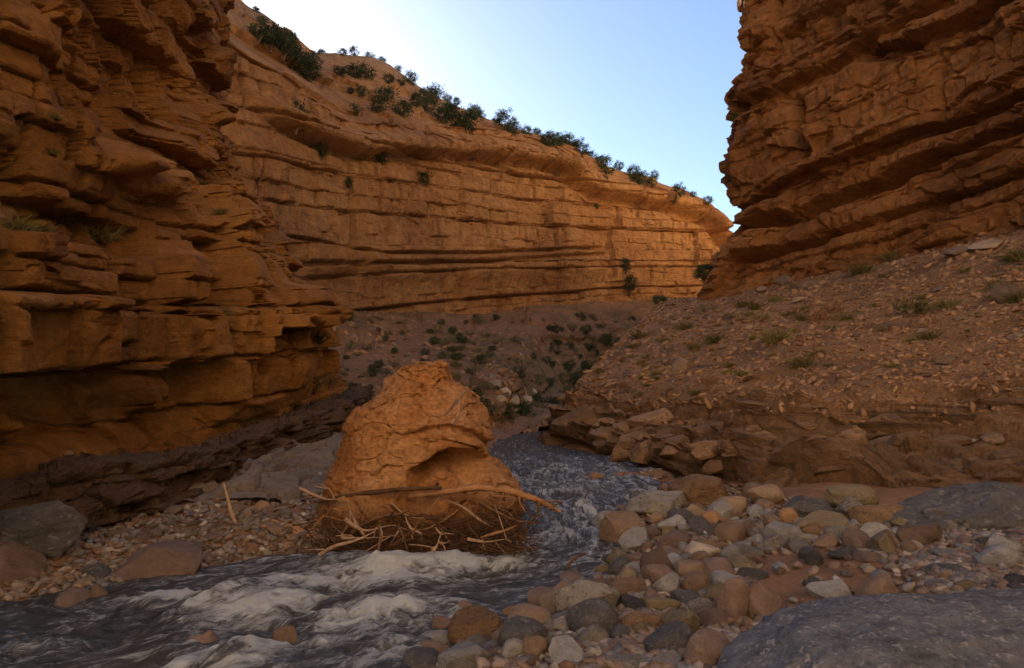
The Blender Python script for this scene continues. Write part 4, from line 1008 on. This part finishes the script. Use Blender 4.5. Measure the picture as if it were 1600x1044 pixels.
sz[-len(Q6):] = rs.uniform(0.07, 0.17, len(Q6))
Qs[:, 2] += sz * 0.12
link('gravel', scatter_mesh('gravel', Qs, sz, 0.55, M['peb'], seed=8), M['peb'], kind='stuff', label='small mixed river gravel covering both banks between the cobbles', cat='gravel')

# scree on the right slope
S = S_slope
nv, nu = S.V.shape[:2]
rs = np.random.default_rng(9)
prob = sstep(1.6, 3.4, S.tr)[:, None] * np.ones((1, nu)) * (S.n2[..., 2] > 0.45)
vis = (S.qx > 820) & (S.qx < 1750) & (S.qy > 250)
prob = (prob * vis).ravel(); prob /= prob.sum()
pick = rs.choice(nv * nu, 11000, replace=False, p=prob)
pts = S.V.reshape(-1, 3)[pick].copy(); nn = S.n2.reshape(-1, 3)[pick]
sz = (0.06 + 0.24 * rs.random(len(pts)) ** 3.6) * np.clip(pts[:, 1] / 22, 0.7, 1.6)
pts[:, 2] += sz * 0.1
link('scree', scatter_mesh('scree', pts, sz, 0.4, M['scree'], nn, seed=10), M['scree'], kind='stuff', label='loose flat scree stones covering the slope under the right cliff', cat='scree')
# far talus stones
S = S_talus
nv, nu = S.V.shape[:2]
pick = rs.choice(nv * nu, 4600, replace=False)
pts = S.V.reshape(-1, 3)[pick].copy(); nn = S.n2.reshape(-1, 3)[pick]
sz = 0.12 + 0.5 * rs.random(len(pts)) ** 4
link('scree', scatter_mesh('far_scree', pts, sz, 0.5, M['scree'], nn, seed=11), M['scree'], kind='stuff', label='scattered stones on the shrubby talus below the orange wall', cat='scree')
# larger countable blocks on the right slope
blocks = [(1068, 577, 30, 24, 'tan'), (1545, 385, 60, 16, 'tan'), (1500, 396, 50, 14, 'tan'), (1572, 470, 55, 34, 'brown'), (1410, 470, 18, 12, 'orange'), (1170, 515, 14, 11, 'tan'), (1270, 447, 30, 12, 'brown'), (1230, 440, 40, 16, 'brown'), (1310, 405, 34, 18, 'brown'), (1465, 455, 20, 10, 'tan'), (1552, 690, 46, 20, 'brown'), (1524, 688, 14, 8, 'white'), (1375, 585, 20, 10, 'tan'), (1480, 565, 36, 14, 'brown'), (1320, 590, 18, 11, 'orange'), (1440, 520, 16, 9, 'tan'), (1250, 470, 24, 10, 'tan'), (1190, 455, 20, 10, 'brown'), (1350, 480, 14, 8, 'tan'), (1590, 530, 26, 12, 'tan'), (1500, 500, 16, 9, 'brown'), (1130, 545, 12, 8, 'tan'), (1030, 545, 10, 7, 'tan'), (1590, 612, 26, 10, 'brown'), (1290, 540, 12, 8, 'tan')]
for k, (x, y, w, h, colr) in enumerate(blocks):
    p, n = on_sheet(S_slope, x, y)
    me = proto[(2, k % 6)]
    o = link('stone', me, None); o.material_slots[0].link = 'OBJECT'; o.material_slots[0].material = SM[colr]
    o.scale = (w / F_PX * p[1], w / F_PX * p[1] * 0.8, h / F_PX * p[1]); o.location = (p[0], p[1], p[2] + 0.25 * h / F_PX * p[1])
    o.rotation_euler = (0.1, -0.2, rs.uniform(-0.5, 0.5))
    o['category'] = 'stone'
    o['label'] = '%s angular block lying loose on the scree slope under the right cliff' % WORD[colr]; o['group'] = '%s blocks on the scree slope' % WORD[colr]
smat('slab', 'ledge_slab_stone', (0.17, 0.105, 0.06), (0.33, 0.205, 0.115), spots=(0.09, 0.065, 0.05), bmp=0.8)
for k in range(150):
    far = k < 34
    if far: x = rs.uniform(872, 1110); y = lerp_pts(x, [(860, 668), (960, 690), (1110, 722)]) - rs.uniform(-4, 55)
    else: x = rs.uniform(1090, 1650); y = lerp_pts(x, [(1090, 650), (1300, 660), (1650, 655)]) + rs.uniform(-85, 90)
    p, n = on_sheet(S_slope, x, y)
    w = (26 + 70 * rs.random() ** 2.2) / F_PX * p[1]; h = w * rs.uniform(0.28, 0.5) if not far else w * rs.uniform(0.45, 0.7)
    o = link('ledge_stone', proto[(2, int(rs.integers(10)))], None, cat='stone')
    o.material_slots[0].link = 'OBJECT'; o.material_slots[0].material = SM['slab']
    o.scale = (w, w * rs.uniform(0.5, 0.8), h); o.location = (p[0] + 0.12 * w, p[1] + 0.2 * w, p[2] - (0.12 if far else 0.2) * h)
    o.rotation_euler = (rs.normal(-0.05, 0.08), rs.normal(-0.12, 0.08), rs.normal(-0.25, 0.3))
    sz_ = 'long' if w > 0.9 else 'short'
    tx = 'brown blocky stone stepping down to the water in the far ledges' if far else 'brown flat stone lying along the ledges under the scree'
    o['label'] = '%s %s' % (sz_, tx); o['group'] = '%s ledge stones, %s' % (sz_, 'far ledges' if far else 'ledges under the scree')
for k, (x, y, w) in enumerate(((768, 592, 16), (776, 602, 24), (788, 614, 22), (782, 624, 16), (800, 626, 24), (812, 612, 14), (822, 626, 18), (806, 640, 20), (834, 612, 12), (838, 632, 16))):
    p, n = on_sheet(S_talus, x, y)
    o = link('boulder', proto[(2, k % 6)], None, label='whitish rock in the pale patch at the foot of the far talus', cat='boulder', group='whitish rocks of the pale patch')
    o.material_slots[0].link = 'OBJECT'; o.material_slots[0].material = SM['white']
    w = w / F_PX * p[1]; o.scale = (w, w, w * 0.8); o.location = (p[0], p[1], p[2]); o.rotation_euler = (0.3, 0.4, k)

# ------------------------------------------------------------------ the big orange boulder
BR = [(566, 650, 674), (570, 634, 686), (579, 618, 696), (592, 607, 706), (606, 600, 722), (620, 583, 738), (640, 562, 752), (660, 548, 761), (680, 541, 763), (696, 536, 759), (708, 533, 759), (722, 529, 773), (745, 521, 797), (770, 516, 805), (800, 511, 812), (830, 508, 818), (870, 505, 822)]
YB = 10.35
prof = []
for py_, a_, b_ in BR:
    A_, B_ = P(a_, py_, YB), P(b_, py_, YB)
    prof.append(((A_[0] + B_[0]) / 2, (B_[0] - A_[0]) / 2, A_[2]))
prof = np.array(prof); prof = np.concatenate(([[prof[0, 0], 0.01, prof[0, 2] + 0.015]], prof))
na, nz = 280, 250
tz = np.linspace(0, len(prof) - 1, nz); PR = cat_rom(prof, tz)
th = np.linspace(0, 2 * np.pi, na + 1)
ce, hw, zz = PR[:, 0:1], np.maximum(PR[:, 1:2], 0.005), PR[:, 2:3]
cth, sth = np.cos(th)[None], np.sin(th)[None]
ex = 0.85
bx = ce + hw * np.sign(cth) * np.abs(cth) ** ex
by = YB + 0.15 * (zz - 1) + hw * 0.86 * np.sign(sth) * np.abs(sth) ** ex
V = np.stack((bx, by, np.broadcast_to(zz, bx.shape)), -1)
N = np.stack((np.broadcast_to(cth, bx.shape), np.broadcast_to(sth, bx.shape), np.zeros_like(bx)), -1)
px, py = proj(V); frt = sstep(0.1, -0.25, N[..., 1])
D = 0.12 * fbm(V, 0.8, 4, 701) + 0.05 * fbm(V, 0.3, 5, 705, ridged=True) + 0.03 * fbm(V, 0.09, 4, 709, gain=0.65)
f1, f2, idc, fct = cells(V + 0.08 * np.stack([fbm(V, 0.3, 2, 715 + k) for k in range(3)], -1), (0.55, 0.55, 0.4), 714)
D = D + (idc - 0.5) * 0.05 + fct * 0.14 - 0.05 * np.exp(-((f2 - f1) / 0.03) ** 2)
f1, f2, idc, fct = cells(V, (0.10, 0.10, 0.10), 711)
D = D - 0.02 * (f1 < 0.25) * (fbm(V, 0.5, 2, 713) > 0.0)
# mouth-like undercut with its lip, brow, eye hole, cracks
lip = lerp_pts(px, [(630, 752), (640, 735), (665, 722), (682, 706), (700, 699), (725, 703), (742, 709), (758, 716)])
d = py - lip
mo = frt * sstep(632, 652, px) * (1 - sstep(738, 765, px))
D = D - 0.6 * mo * sstep(-2, 4, d + 5 * fbm(V, 0.25, 3, 719)) * (1 - sstep(18, 85, d))
D = D + 0.08 * mo * sstep(-26, -8, d) * (1 - sstep(-3, 1, d))
br = py - lerp_pts(px, [(600, 690), (640, 676), (665, 668), (700, 665), (735, 675), (760, 690)])
D = D + frt * 0.06 * sstep(640, 680, px) * sstep(-24, -8, br) * (1 - sstep(-3, 2, br)) - frt * 0.07 * sstep(620, 660, px) * np.exp(-((br - 4) / 4.0) ** 2)
D = D - 0.14 * frt * np.exp(-(((px - 733) / 7) ** 2 + ((py - 655) / 5) ** 2))
ck = np.abs(px - lerp_pts(py, [(590, 688), (605, 694), (615, 690), (640, 697)]) + 3 * fbm(V, 0.15, 2, 721))
D = D - 0.06 * frt * np.exp(-(ck / 2.5) ** 2) * sstep(590, 600, py) * (1 - sstep(630, 645, py))
ck = np.abs(py - lerp_pts(px, [(598, 618), (615, 624), (640, 618)]))
D = D - 0.05 * frt * np.exp(-(ck / 2.5) ** 2) * sstep(598, 604, px) * (1 - sstep(630, 645, px))
V = V + N * D[..., None]
V[..., 2] += (0.10 * fbm(V, 0.5, 3, 731) + 0.05 * fbm(V, 0.15, 3, 733)) * sstep(1.2, 2.0, V[..., 2])
V[:, -1] = V[:, 0]
a = np.arange(nz * (na + 1)).reshape(nz, na + 1)
Fq = np.stack((a[:-1, :-1], a[1:, :-1], a[1:, 1:], a[:-1, 1:]), -1).reshape(-1, 4)
link('boulder', mesh_np('orange_boulder', V.reshape(-1, 3), Fq), M['boulder'], label='huge orange boulder with a dark mouth-like hollow, driftwood piled at its foot', cat='boulder')

# ------------------------------------------------------------------ driftwood
def tube(pts, rad, ns=7, jit=0.12, seed=0):
    pts = np.array(pts, float); n = len(pts)
    t = np.linspace(0, n - 1, (n - 1) * 6 + 1); A = cat_rom(pts, t)
    r_ = np.interp(t, np.linspace(0, n - 1, len(rad)), rad)
    rr = np.random.default_rng(seed)
    T = np.gradient(A, axis=0); T /= np.linalg.norm(T, axis=1, keepdims=True) + 1e-9
    ref = np.array((0.3, 0.2, 0.93)); B1 = np.cross(T, ref); B1 /= np.linalg.norm(B1, axis=1, keepdims=True) + 1e-9; B2 = np.cross(T, B1)
    an = np.linspace(0, 2 * np.pi, ns, endpoint=False)
    R_ = r_[:, None] * (1 + jit * rr.normal(size=(len(t), ns)))
    V = A[:, None] + R_[..., None] * (np.cos(an)[None, :, None] * B1[:, None] + np.sin(an)[None, :, None] * B2[:, None])
    idx = np.arange(len(t) * ns).reshape(len(t), ns)
    F_ = np.stack((idx[:-1], np.roll(idx[:-1], -1, 1), np.roll(idx[1:], -1, 1), idx[1:]), -1).reshape(-1, 4)
    caps = np.stack([idx[[0, -1]][:, [0, k, k + 1, k + 1]] for k in range(1, ns - 1)], 0).reshape(-1, 4)
    return V.reshape(-1, 3), np.concatenate((F_, idx[[0]][:, [0, 1, 2, 3]], idx[[-1]][:, [3, 2, 1, 0]]))
def merge(parts):
    Vs, Fs, o_ = [], [], 0
    for V_, F_ in parts:
        Vs.append(V_); Fs.append(F_ + o_); o_ += len(V_)
    return np.concatenate(Vs), np.concatenate(Fs)
M['wood'] = mat_plain('bleached_wood', (0.20, 0.13, 0.085), (0.40, 0.28, 0.19), 14, st=(1, 1, 1))
M['wood_dark'] = mat_plain('wet_driftwood', (0.07, 0.04, 0.022), (0.16, 0.09, 0.05), 12)
M['wood_tan'] = mat_plain('tan_driftwood', (0.22, 0.115, 0.055), (0.36, 0.2, 0.10), 12)
def onto(*pts):
    return [(x, y, hit_ground(x, y)[1] - 0.03) for x, y in pts]
_ys = hit_ground(369, 818)[1]
def wood(name, label, pp, rad, mat, seed=0, twigs=0, cat='driftwood', group=None):
    """pp: (px, py, Y) points"""
    A = [P(*p) for p in pp]
    parts = [tube(A, rad, seed=seed)]
    rr = np.random.default_rng(seed + 50)
    for k in range(twigs):
        i = rr.integers(1, len(A)); q = A[i] * 0.6 + A[i - 1] * 0.4
        dv = rr.normal(size=3) * np.array((0.16, 0.12, 0.14))
        parts.append(tube([q, q + dv * 0.5 + rr.normal(size=3) * 0.02, q + dv], [rad[0] * 0.4, rad[0] * 0.15], ns=5, seed=seed + k))
    V_, F_ = merge(parts)
    return link(name, mesh_np(name, V_, F_), mat, label=label, cat=cat, group=group)
wood('stick', 'bleached stick standing upright in the gravel by the dark bench', [(349, 754, _ys + 0.12), (356, 780, _ys + 0.08), (361, 800, _ys + 0.03), (369, 822, _ys)], [0.016, 0.026, 0.032], M['wood'], 1)
wood('branch', 'forked pale stick lying across the upper face of the orange boulder', [(733, 608, 9.55), (718, 620, 9.45), (706, 636, 9.42), (694, 650, 9.45)], [0.012, 0.02, 0.014], M['wood'], 2)
wood('branch', 'short pale twig hanging below the forked stick on the boulder', [(718, 621, 9.44), (718, 640, 9.40), (713, 654, 9.36), (709, 664, 9.40)], [0.014, 0.018, 0.010], M['wood'], 3)
wood('log', 'bleached tan log lying on the gravel with one end in the driftwood tangle', onto((425, 814), (460, 827), (490, 839), (525, 850)), [0.03, 0.05, 0.055, 0.045], M['wood_tan'], 4)
wood('branch', 'thin long branch lying from the upright stick to the tan log', onto((378, 820), (420, 823), (455, 831), (500, 844)), [0.015, 0.025, 0.02], M['wood_tan'], 5)
wood('log', 'long root log reaching out over the water right of the orange boulder', [(640, 775, 9.15), (700, 768, 9.0), (745, 762, 9.0), (790, 766, 9.05), (825, 776, 9.1), (850, 786, 9.15), (876, 800, 9.2)], [0.03, 0.04, 0.045, 0.045, 0.035, 0.02], M['wood_tan'], 6, twigs=22)
wood('root', 'stubby root hanging from the long log into the water', [(838, 780, 9.12), (842, 795, 9.1), (838, 806, 9.1), (832, 814, 9.1)], [0.03, 0.02, 0.012], M['wood_dark'], 7, twigs=6)
wood('branch', 'dark straight pole lying across the boulder foot', [(490, 785, 9.6), (560, 772, 9.25), (640, 764, 9.0), (690, 762, 8.95)], [0.02, 0.03, 0.03, 0.02], M['wood_dark'], 8)
wood('branch', 'dark twin pole lying on the gravel behind the driftwood tangle', onto((440, 790), (490, 784), (520, 778)), [0.018, 0.025, 0.02], M['wood_dark'], 9)
wood('log', 'wet dark log floating at the boulder edge in the current', [(730, 838, 9.0), (765, 832, 9.15), (800, 828, 9.3), (820, 829, 9.3)], [0.03, 0.04, 0.03], M['wood_dark'], 10)
wood('branch', 'curved wet twig sticking out of the shallows near the cobble bar', [(885, 890, 7.9), (892, 878, 7.95), (902, 870, 8.0), (914, 866, 8.1)], [0.015, 0.018, 0.01], M['wood_dark'], 11, twigs=2)
wood('branch', 'white bare twig standing up from the tangle under the mouth hollow', [(714, 735, 8.95), (712, 745, 8.92), (717, 752, 8.92), (712, 762, 8.95)], [0.008, 0.01, 0.008], M['wood'], 12)
rr = np.random.default_rng(42)
desc = ['pale bent stick', 'wet brown stick', 'tan crooked branch', 'thin bleached branch', 'dark crooked branch']
for k in range(40):
    x0 = rr.uniform(505, 800); y0_ = rr.uniform(765, 852); L_ = rr.uniform(30, 120); an = rr.normal(0.1, 0.8)
    Yd = 9.25 - 0.004 * (y0_ - 790) * 4 + rr.uniform(-0.25, 0.12)
    pp = [(x0 + L_ * f * math.cos(an) + rr.normal(0, 4), y0_ + L_ * f * math.sin(an) * 0.6 + rr.normal(0, 4), Yd + rr.normal(0, 0.06)) for f in (-0.5, -0.15, 0.2, 0.5)]
    kind = k % 5
    wood('branch', '%s in the driftwood tangle at the foot of the orange boulder' % desc[kind], pp, [0.006 + 0.03 * rr.random() ** 3, 0.007 + 0.03 * rr.random() ** 3, 0.004], (M['wood'], M['wood_dark'], M['wood_tan'], M['wood'], M['wood_dark'])[kind], 100 + k, twigs=int(rr.integers(1, 5)), group='%ss in the driftwood tangle' % desc[kind])
parts = []
for k in range(950):
    x0 = rr.normal(*((545, 32), (735, 38), (650, 60), (790, 22))[int(rr.integers(4))]); x0 = min(max(x0, 488), 835); y0_ = 862 - rr.random() ** 1.6 * (18 + 40 * abs(math.sin(x0 * 0.021 + 0.8)) + 22 * math.exp(-((x0 - 715) / 45) ** 2)); L_ = 14 + 75 * rr.random() ** 2; an = rr.uniform(-1.4, 1.4)
    if x0 < 560: y0_ = max(y0_, 795)
    Yd = 9.20 - 0.008 * (y0_ - 790) + rr.uniform(-0.22, 0.2)
    pp = [P(x0 + L_ * f * math.cos(an) + rr.normal(0, 2.5), y0_ + L_ * f * math.sin(an) * 0.7 + rr.normal(0, 2.5), Yd + rr.normal(0, 0.05)) for f in (-0.5, 0, 0.5)]
    parts.append(tube(pp, [0.003 + 0.012 * rr.random() ** 3, 0.002], ns=4, seed=k))
V_, F_ = merge(parts)
link('brushwood', mesh_np('brushwood', V_, F_), M['wood_dark'], kind='stuff', label='dark tangle of fine twigs and roots caught at the foot of the orange boulder', cat='brushwood')

# ------------------------------------------------------------------ plants
def foliage(seed, clumps, leaves, size, flat=0.9, hollow=0.55, spread=0.22):
    r_ = np.random.default_rng(seed); Vs = []
    for k in range(clumps):
        d_ = r_.normal(size=3); d_ /= np.linalg.norm(d_)
        c = d_ * r_.uniform(hollow, 1.0) * np.array((0.5, 0.5, 0.45 * flat)); c[2] = c[2] + 0.5 * flat
        if c[2] < 0.06: c[2] = 0.06 + 0.1 * r_.random()
        n = leaves
        p = c + r_.normal(size=(n, 3)) * spread * np.array((0.5, 0.5, 0.4)) * r_.uniform(0.6, 1.2)
        a_ = r_.normal(size=(n, 3)); a_ /= np.linalg.norm(a_, axis=1, keepdims=True)
        b_ = np.cross(a_, r_.normal(size=(n, 3))); b_ /= np.linalg.norm(b_, axis=1, keepdims=True)
        s = size * r_.uniform(0.6, 1.3, (n, 1))
        Vs.append(np.stack((p - b_ * s * 0.35, p + a_ * s, p + b_ * s * 0.35, p - a_ * s * 0.6), 1))
    V_ = np.concatenate(Vs).reshape(-1, 3)
    return V_, np.arange(len(V_)).reshape(-1, 4)
def mat_leaf(name, c1, c2):
    m = mat_plain(name, c1, c2, 3.0, rough=0.7)
    return m
M['juniper'] = mat_leaf('juniper_leaves', (0.028, 0.045, 0.018), (0.065, 0.09, 0.038))
M['shrub'] = mat_leaf('dry_shrub_leaves', (0.085, 0.085, 0.035), (0.16, 0.15, 0.07))
M['grass'] = mat_leaf('slope_grass', (0.10, 0.095, 0.03), (0.19, 0.165, 0.06))
M['dry'] = mat_leaf('dry_brush', (0.19, 0.10, 0.045), (0.28, 0.16, 0.075))
M['bark'] = mat_plain('juniper_bark', (0.10, 0.065, 0.045), (0.19, 0.13, 0.09), 8)
def trunk_mesh(seed, h=0.5):
    r_ = np.random.default_rng(seed); parts = []
    for k in range(4):
        e = np.array((r_.normal(0, 0.22), r_.normal(0, 0.22), h * r_.uniform(0.8, 1.3)))
        parts.append(tube([(0, 0, -0.12), e * 0.4 + r_.normal(size=3) * 0.04, e], [0.05, 0.03, 0.01], ns=5, seed=seed + k))
    return merge(parts)
JUN, SHR, TUF = [], [], []
for k in range(5):
    V_, F_ = foliage(800 + k, 26 + 4 * k, 44, 0.055, flat=(0.8, 0.95, 1.1, 0.75, 1.25)[k])
    V2, F2 = trunk_mesh(820 + k)
    a1 = mesh_np('juniper_crown', V_, F_, False); a1.materials.append(M['juniper'])
    a2 = mesh_np('juniper_trunk', V2, F2); a2.materials.append(M['bark'])
    JUN.append((a1, a2))
for k in range(4):
    V_, F_ = foliage(840 + k, 22, 34, 0.05, flat=0.7, spread=0.26)
    V2, F2 = trunk_mesh(850 + k, 0.35)
    a1 = mesh_np('shrub_crown', V_, F_, False); a1.materials.append(M['shrub'])
    a2 = mesh_np('shrub_stem', V2, F2); a2.materials.append(M['bark'])
    SHR.append((a1, a2))
for k in range(4):
    r_ = np.random.default_rng(860 + k); Vs = []
    for j in range(240):
        b0 = np.array((r_.normal(0, 0.14), r_.normal(0, 0.14), 0)); d_ = np.array((r_.normal(0, 0.42), r_.normal(0, 0.42), r_.uniform(0.45, 1.0))) * r_.uniform(0.5, 0.85)
        sd = np.cross(d_, (r_.normal(), r_.normal(), 0.2)); sd = sd / (np.linalg.norm(sd) + 1e-6) * 0.014
        Vs.append(np.array((b0 - sd, b0 + sd, b0 + d_ * 0.6 + sd * 0.8, b0 + d_ + np.array((0, 0, -0.05)))))
    V_ = np.concatenate(Vs); a1 = mesh_np('tuft_blades', V_, np.arange(len(V_)).reshape(-1, 4), False); a1.materials.append(M['grass'])
    TUF.append(a1)
prs = np.random.default_rng(31)
def plant(S, px, py, w, kind, label, group=None, name=None, hscale=1.0, cols=None, mat=None, sink=0.1, up=True):
    p, n = on_sheet(S, px, py, cols)
    s = w / F_PX * p[1]
    if kind == 'tuft':
        o = link(name or 'grass_tuft', TUF[prs.integers(4)], None, label=label, cat='grass tuft', group=group)
        if mat: o.material_slots[0].link = 'OBJECT'; o.material_slots[0].material = mat
    else:
        a1, a2 = (JUN if kind == 'juniper' else SHR)[prs.integers(5 if kind == 'juniper' else 4)]
        o = link(name or ('juniper_bush' if kind == 'juniper' else 'shrub'), None, None, label=label, cat='bush' if kind == 'juniper' else 'shrub', group=group)
        o.empty_display_size = 0.1
        c = link('crown', a1, None, parent=o)
        if mat: c.material_slots[0].link = 'OBJECT'; c.material_slots[0].material = mat
        link('trunk' if kind == 'juniper' else 'stem', a2, None, parent=o)
    o.location = (p[0], p[1], p[2] - sink * s); o.scale = (s, s, s * hscale); o.rotation_euler = (0, 0, prs.uniform(0, 6.28))
    return o
LB_RIM = 'dark green juniper bush on the sloping rim above the orange canyon wall'
G_RIM = 'juniper bushes on the sloping rim'
rim = [(490, 100, 22), (503, 92, 16), (535, 84, 16), (552, 82, 14), (578, 92, 18), (598, 96, 14), (622, 108, 12), (640, 128, 22), (570, 118, 28), (552, 118, 26), (530, 114, 18), (662, 145, 14), (678, 150, 14), (700, 155, 16), (714, 160, 12), (740, 178, 18), (752, 182, 12), (605, 155, 30), (592, 172, 26), (627, 178, 34), (650, 165, 20), (676, 162, 28), (668, 172, 22), (690, 188, 34), (705, 186, 24), (728, 198, 38), (742, 185, 20), (700, 170, 18), (773, 192, 14), (790, 198, 28), (800, 205, 22), (822, 208, 20), (838, 204, 12), (862, 208, 14), (876, 210, 14), (855, 224, 26), (872, 226, 16), (885, 222, 22), (895, 235, 26), (906, 240, 24), (920, 246, 20), (938, 250, 14), (947, 268, 30), (968, 258, 14), (990, 272, 22), (1000, 284, 26), (1018, 288, 14), (1024, 276, 14), (1062, 302, 18), (1080, 310, 14), (1105, 318, 14), (1052, 312, 14), (606, 128, 16), (625, 130, 12), (545, 140, 14), (563, 148, 18)]
for x, y, w in rim:
    size = 'wide' if w >= 28 else ('small' if w < 16 else 'mid-sized')
    where = 'silhouetted on the skyline of the rim above the orange wall' if y - lerp_pts(x, sky_l) < 14 else ('on the rim edge just above the pale cap band' if y - lerp_pts(x, rim_l) > -26 else 'on the debris slope between cap band and skyline')
    plant(S_wall, x, y + 3, w * 1.2, 'juniper', '%s dark green juniper %s' % (size, where), '%s junipers %s' % (size, where), sink=0.12)
for x, y, w in ((330, 42, 36), (345, 52, 34), (322, 34, 20)): plant(S_wall, x, y, w, 'juniper', 'juniper thicket bush on the shoulder beside the near cliff top', 'bushes beside the near cliff top')
for x, y, w in ((400, 62, 30), (420, 72, 42), (440, 84, 46), (455, 98, 46), (470, 110, 42), (483, 124, 36), (410, 66, 30), (432, 66, 34), (450, 78, 36)): plant(S_wall, x, y + 4, w, 'juniper', 'juniper in the dense dark belt above the rounded cliff shoulder', 'junipers of the dense belt')
for x, y, w, h, t in ((463, 196, 36, 1.5, 'tall dark juniper growing on the wall under the rounded cliff shoulder'), (503, 240, 24, 1.5, 'thin grey-green bush on the steep wall left of the cap band'), (567, 240, 24, 1.1, 'juniper hanging under the left end of the cap band'), (597, 250, 22, 1.0, 'small juniper beside the boulders under the cap band'), (660, 280, 30, 0.9, 'wide dark juniper on the ledge in the middle of the wall'), (608, 278, 14, 1.1, 'small dark bush left of the wide ledge juniper'), (738, 243, 18, 1.1, 'round juniper at the foot of the pale cap band'), (545, 290, 16, 1.8, 'narrow dark bush on the wall under the cap band'), (892, 256, 20, 1.2, 'juniper at the right end of the cap band'), (945, 280, 14, 1.4, 'juniper in the notch right of the cap band'), (978, 420, 18, 1.2, 'upper of two dark bushes low on the sunlit wall'), (983, 452, 24, 1.2, 'lower of two dark bushes low on the sunlit wall'), (555, 175, 28, 1.0, 'juniper on the rounded lip left of the cap band'), (400, 15, 14, 1.2, 'lone bush on the high left skyline'), (411, 34, 16, 1.0, 'small bush under the high left skyline'), (933, 320, 10, 1.0, 'tiny bush on the bright wall')):
    plant(S_wall, x, y + 6, w, 'juniper', t, hscale=h)
plant(S_slope, 1100, 430 + 32, 30, 'juniper', 'leaning dark juniper against the sunlit wall at the foot of the right cliff', hscale=1.3, name='juniper_tree', sink=-0.8)
plant(S_slope, 1028, 474, 22, 'juniper', 'round dark bush on the crest of the scree slope')
plant(S_right, 1146, 186, 14, 'juniper', 'small bush clinging to the left edge of the right cliff', cols=(3.5, 6))
sh_px = [(1115, 535, 28), (1212, 534, 40), (1425, 493, 58), (1345, 428, 32), (1395, 406, 28), (1562, 455, 40), (1590, 405, 36), (1250, 572, 32), (1296, 574, 22), (1182, 482, 22), (1160, 480, 22), (1105, 487, 26), (1085, 545, 20), (1070, 515, 24), (1030, 512, 30), (1000, 528, 24), (1160, 588, 20), (1180, 620, 24), (1255, 500, 22), (1215, 470, 18), (1240, 455, 20), (1320, 500, 22), (1450, 530, 26), (960, 560, 22), (1040, 535, 16), (985, 545, 18), (1140, 500, 18), (1480, 480, 28), (1395, 575, 18), (1010, 560, 18), (1595, 470, 36), (1190, 500, 18), (935, 585, 18)]
for k, (x, y, w) in enumerate(sh_px):
    if k % 3 == 2: plant(S_slope, x, y, w, 'shrub', 'low olive shrub growing in the scree under the right cliff', 'olive shrubs on the scree slope', mat=None, hscale=0.9)
    else: plant(S_slope, x, y, w * 1.25, 'tuft', 'tussock of dry green grass growing in the scree under the right cliff', 'grass tussocks on the scree slope', hscale=0.9)
for k in range(55):
    x = prs.uniform(960, 1640); y = lerp_pts(x, [(960, 590), (1100, 560), (1300, 500), (1640, 420)]) + prs.normal(0, 45)
    plant(S_slope, x, y, prs.uniform(9, 22), 'tuft', 'small clump of sparse grass between stones of the scree slope', 'small grass clumps on the scree slope', hscale=0.8)
for x, y, w in ((1280, 503, 40), (1305, 488, 34), (1110, 600, 28), (1188, 628, 26)): plant(S_slope, x, y, w, 'shrub', 'rust-brown dry bush on the scree under the right cliff', 'rust-brown bushes on the scree slope', mat=M['dry'])
for x, y, w in ((25, 358, 60), (150, 372, 60), (60, 360, 40), (335, 382, 40), (352, 388, 36), (325, 262, 26), (345, 332, 24), (352, 490, 24), (315, 290, 20), (85, 185, 22), (80, 240, 26)):
    plant(S_left, x, y, w, 'tuft', 'grass tussock growing on a ledge of the near left cliff', 'grass tussocks on the near left cliff', hscale=0.8)
for x, y, w in ((500, 530, 30), (490, 610, 40), (515, 600, 30)):
    plant(S_left, x, y, w, 'shrub', 'olive shrub at the outer corner of the near left cliff', 'shrubs at the corner of the near left cliff')
for k in range(300):
    x = prs.uniform(470, 1000); y = prs.uniform(496, 655)
    if k % 2: x = min(max(prs.normal((590, 700, 830, 900)[k % 4], 40), 470), 1000)
    p, n = on_sheet(S_talus, x, y)
    w = 8 + 16 * prs.random() ** 1.6 + max(0, (y - 560) * 0.1)
    plant(S_talus, x, y, w, 'juniper' if k % 3 == 0 else 'shrub', ('tiny ' if w < 12 else 'big ' if w > 20 else 'middling ') + ('dark green bush' if k % 3 == 0 else 'olive shrub') + (' high on the far talus just under the orange wall' if y < 545 else ' low on the far talus behind the orange boulder'), ('tiny ' if w < 12 else 'big ' if w > 20 else 'middling ') + ('dark bushes' if k % 3 == 0 else 'olive shrubs') + (' high on the far talus' if y < 545 else ' low on the far talus'), hscale=0.9)
for x, y in ((1270, 905), (1296, 938), (1244, 890), (1362, 892), (1418, 930)):
    q = hit_ground(x, y)
    o = link('weed', TUF[0], None, label='tiny green weed sprouting on the sand patch', cat='weed', group='weeds on the sand'); o.scale = (0.09, 0.09, 0.05); o.location = (q[0], q[1], gz(q[0], q[1])); o.material_slots[0].link = 'OBJECT'
    o.material_slots[0].material = M['shrub']
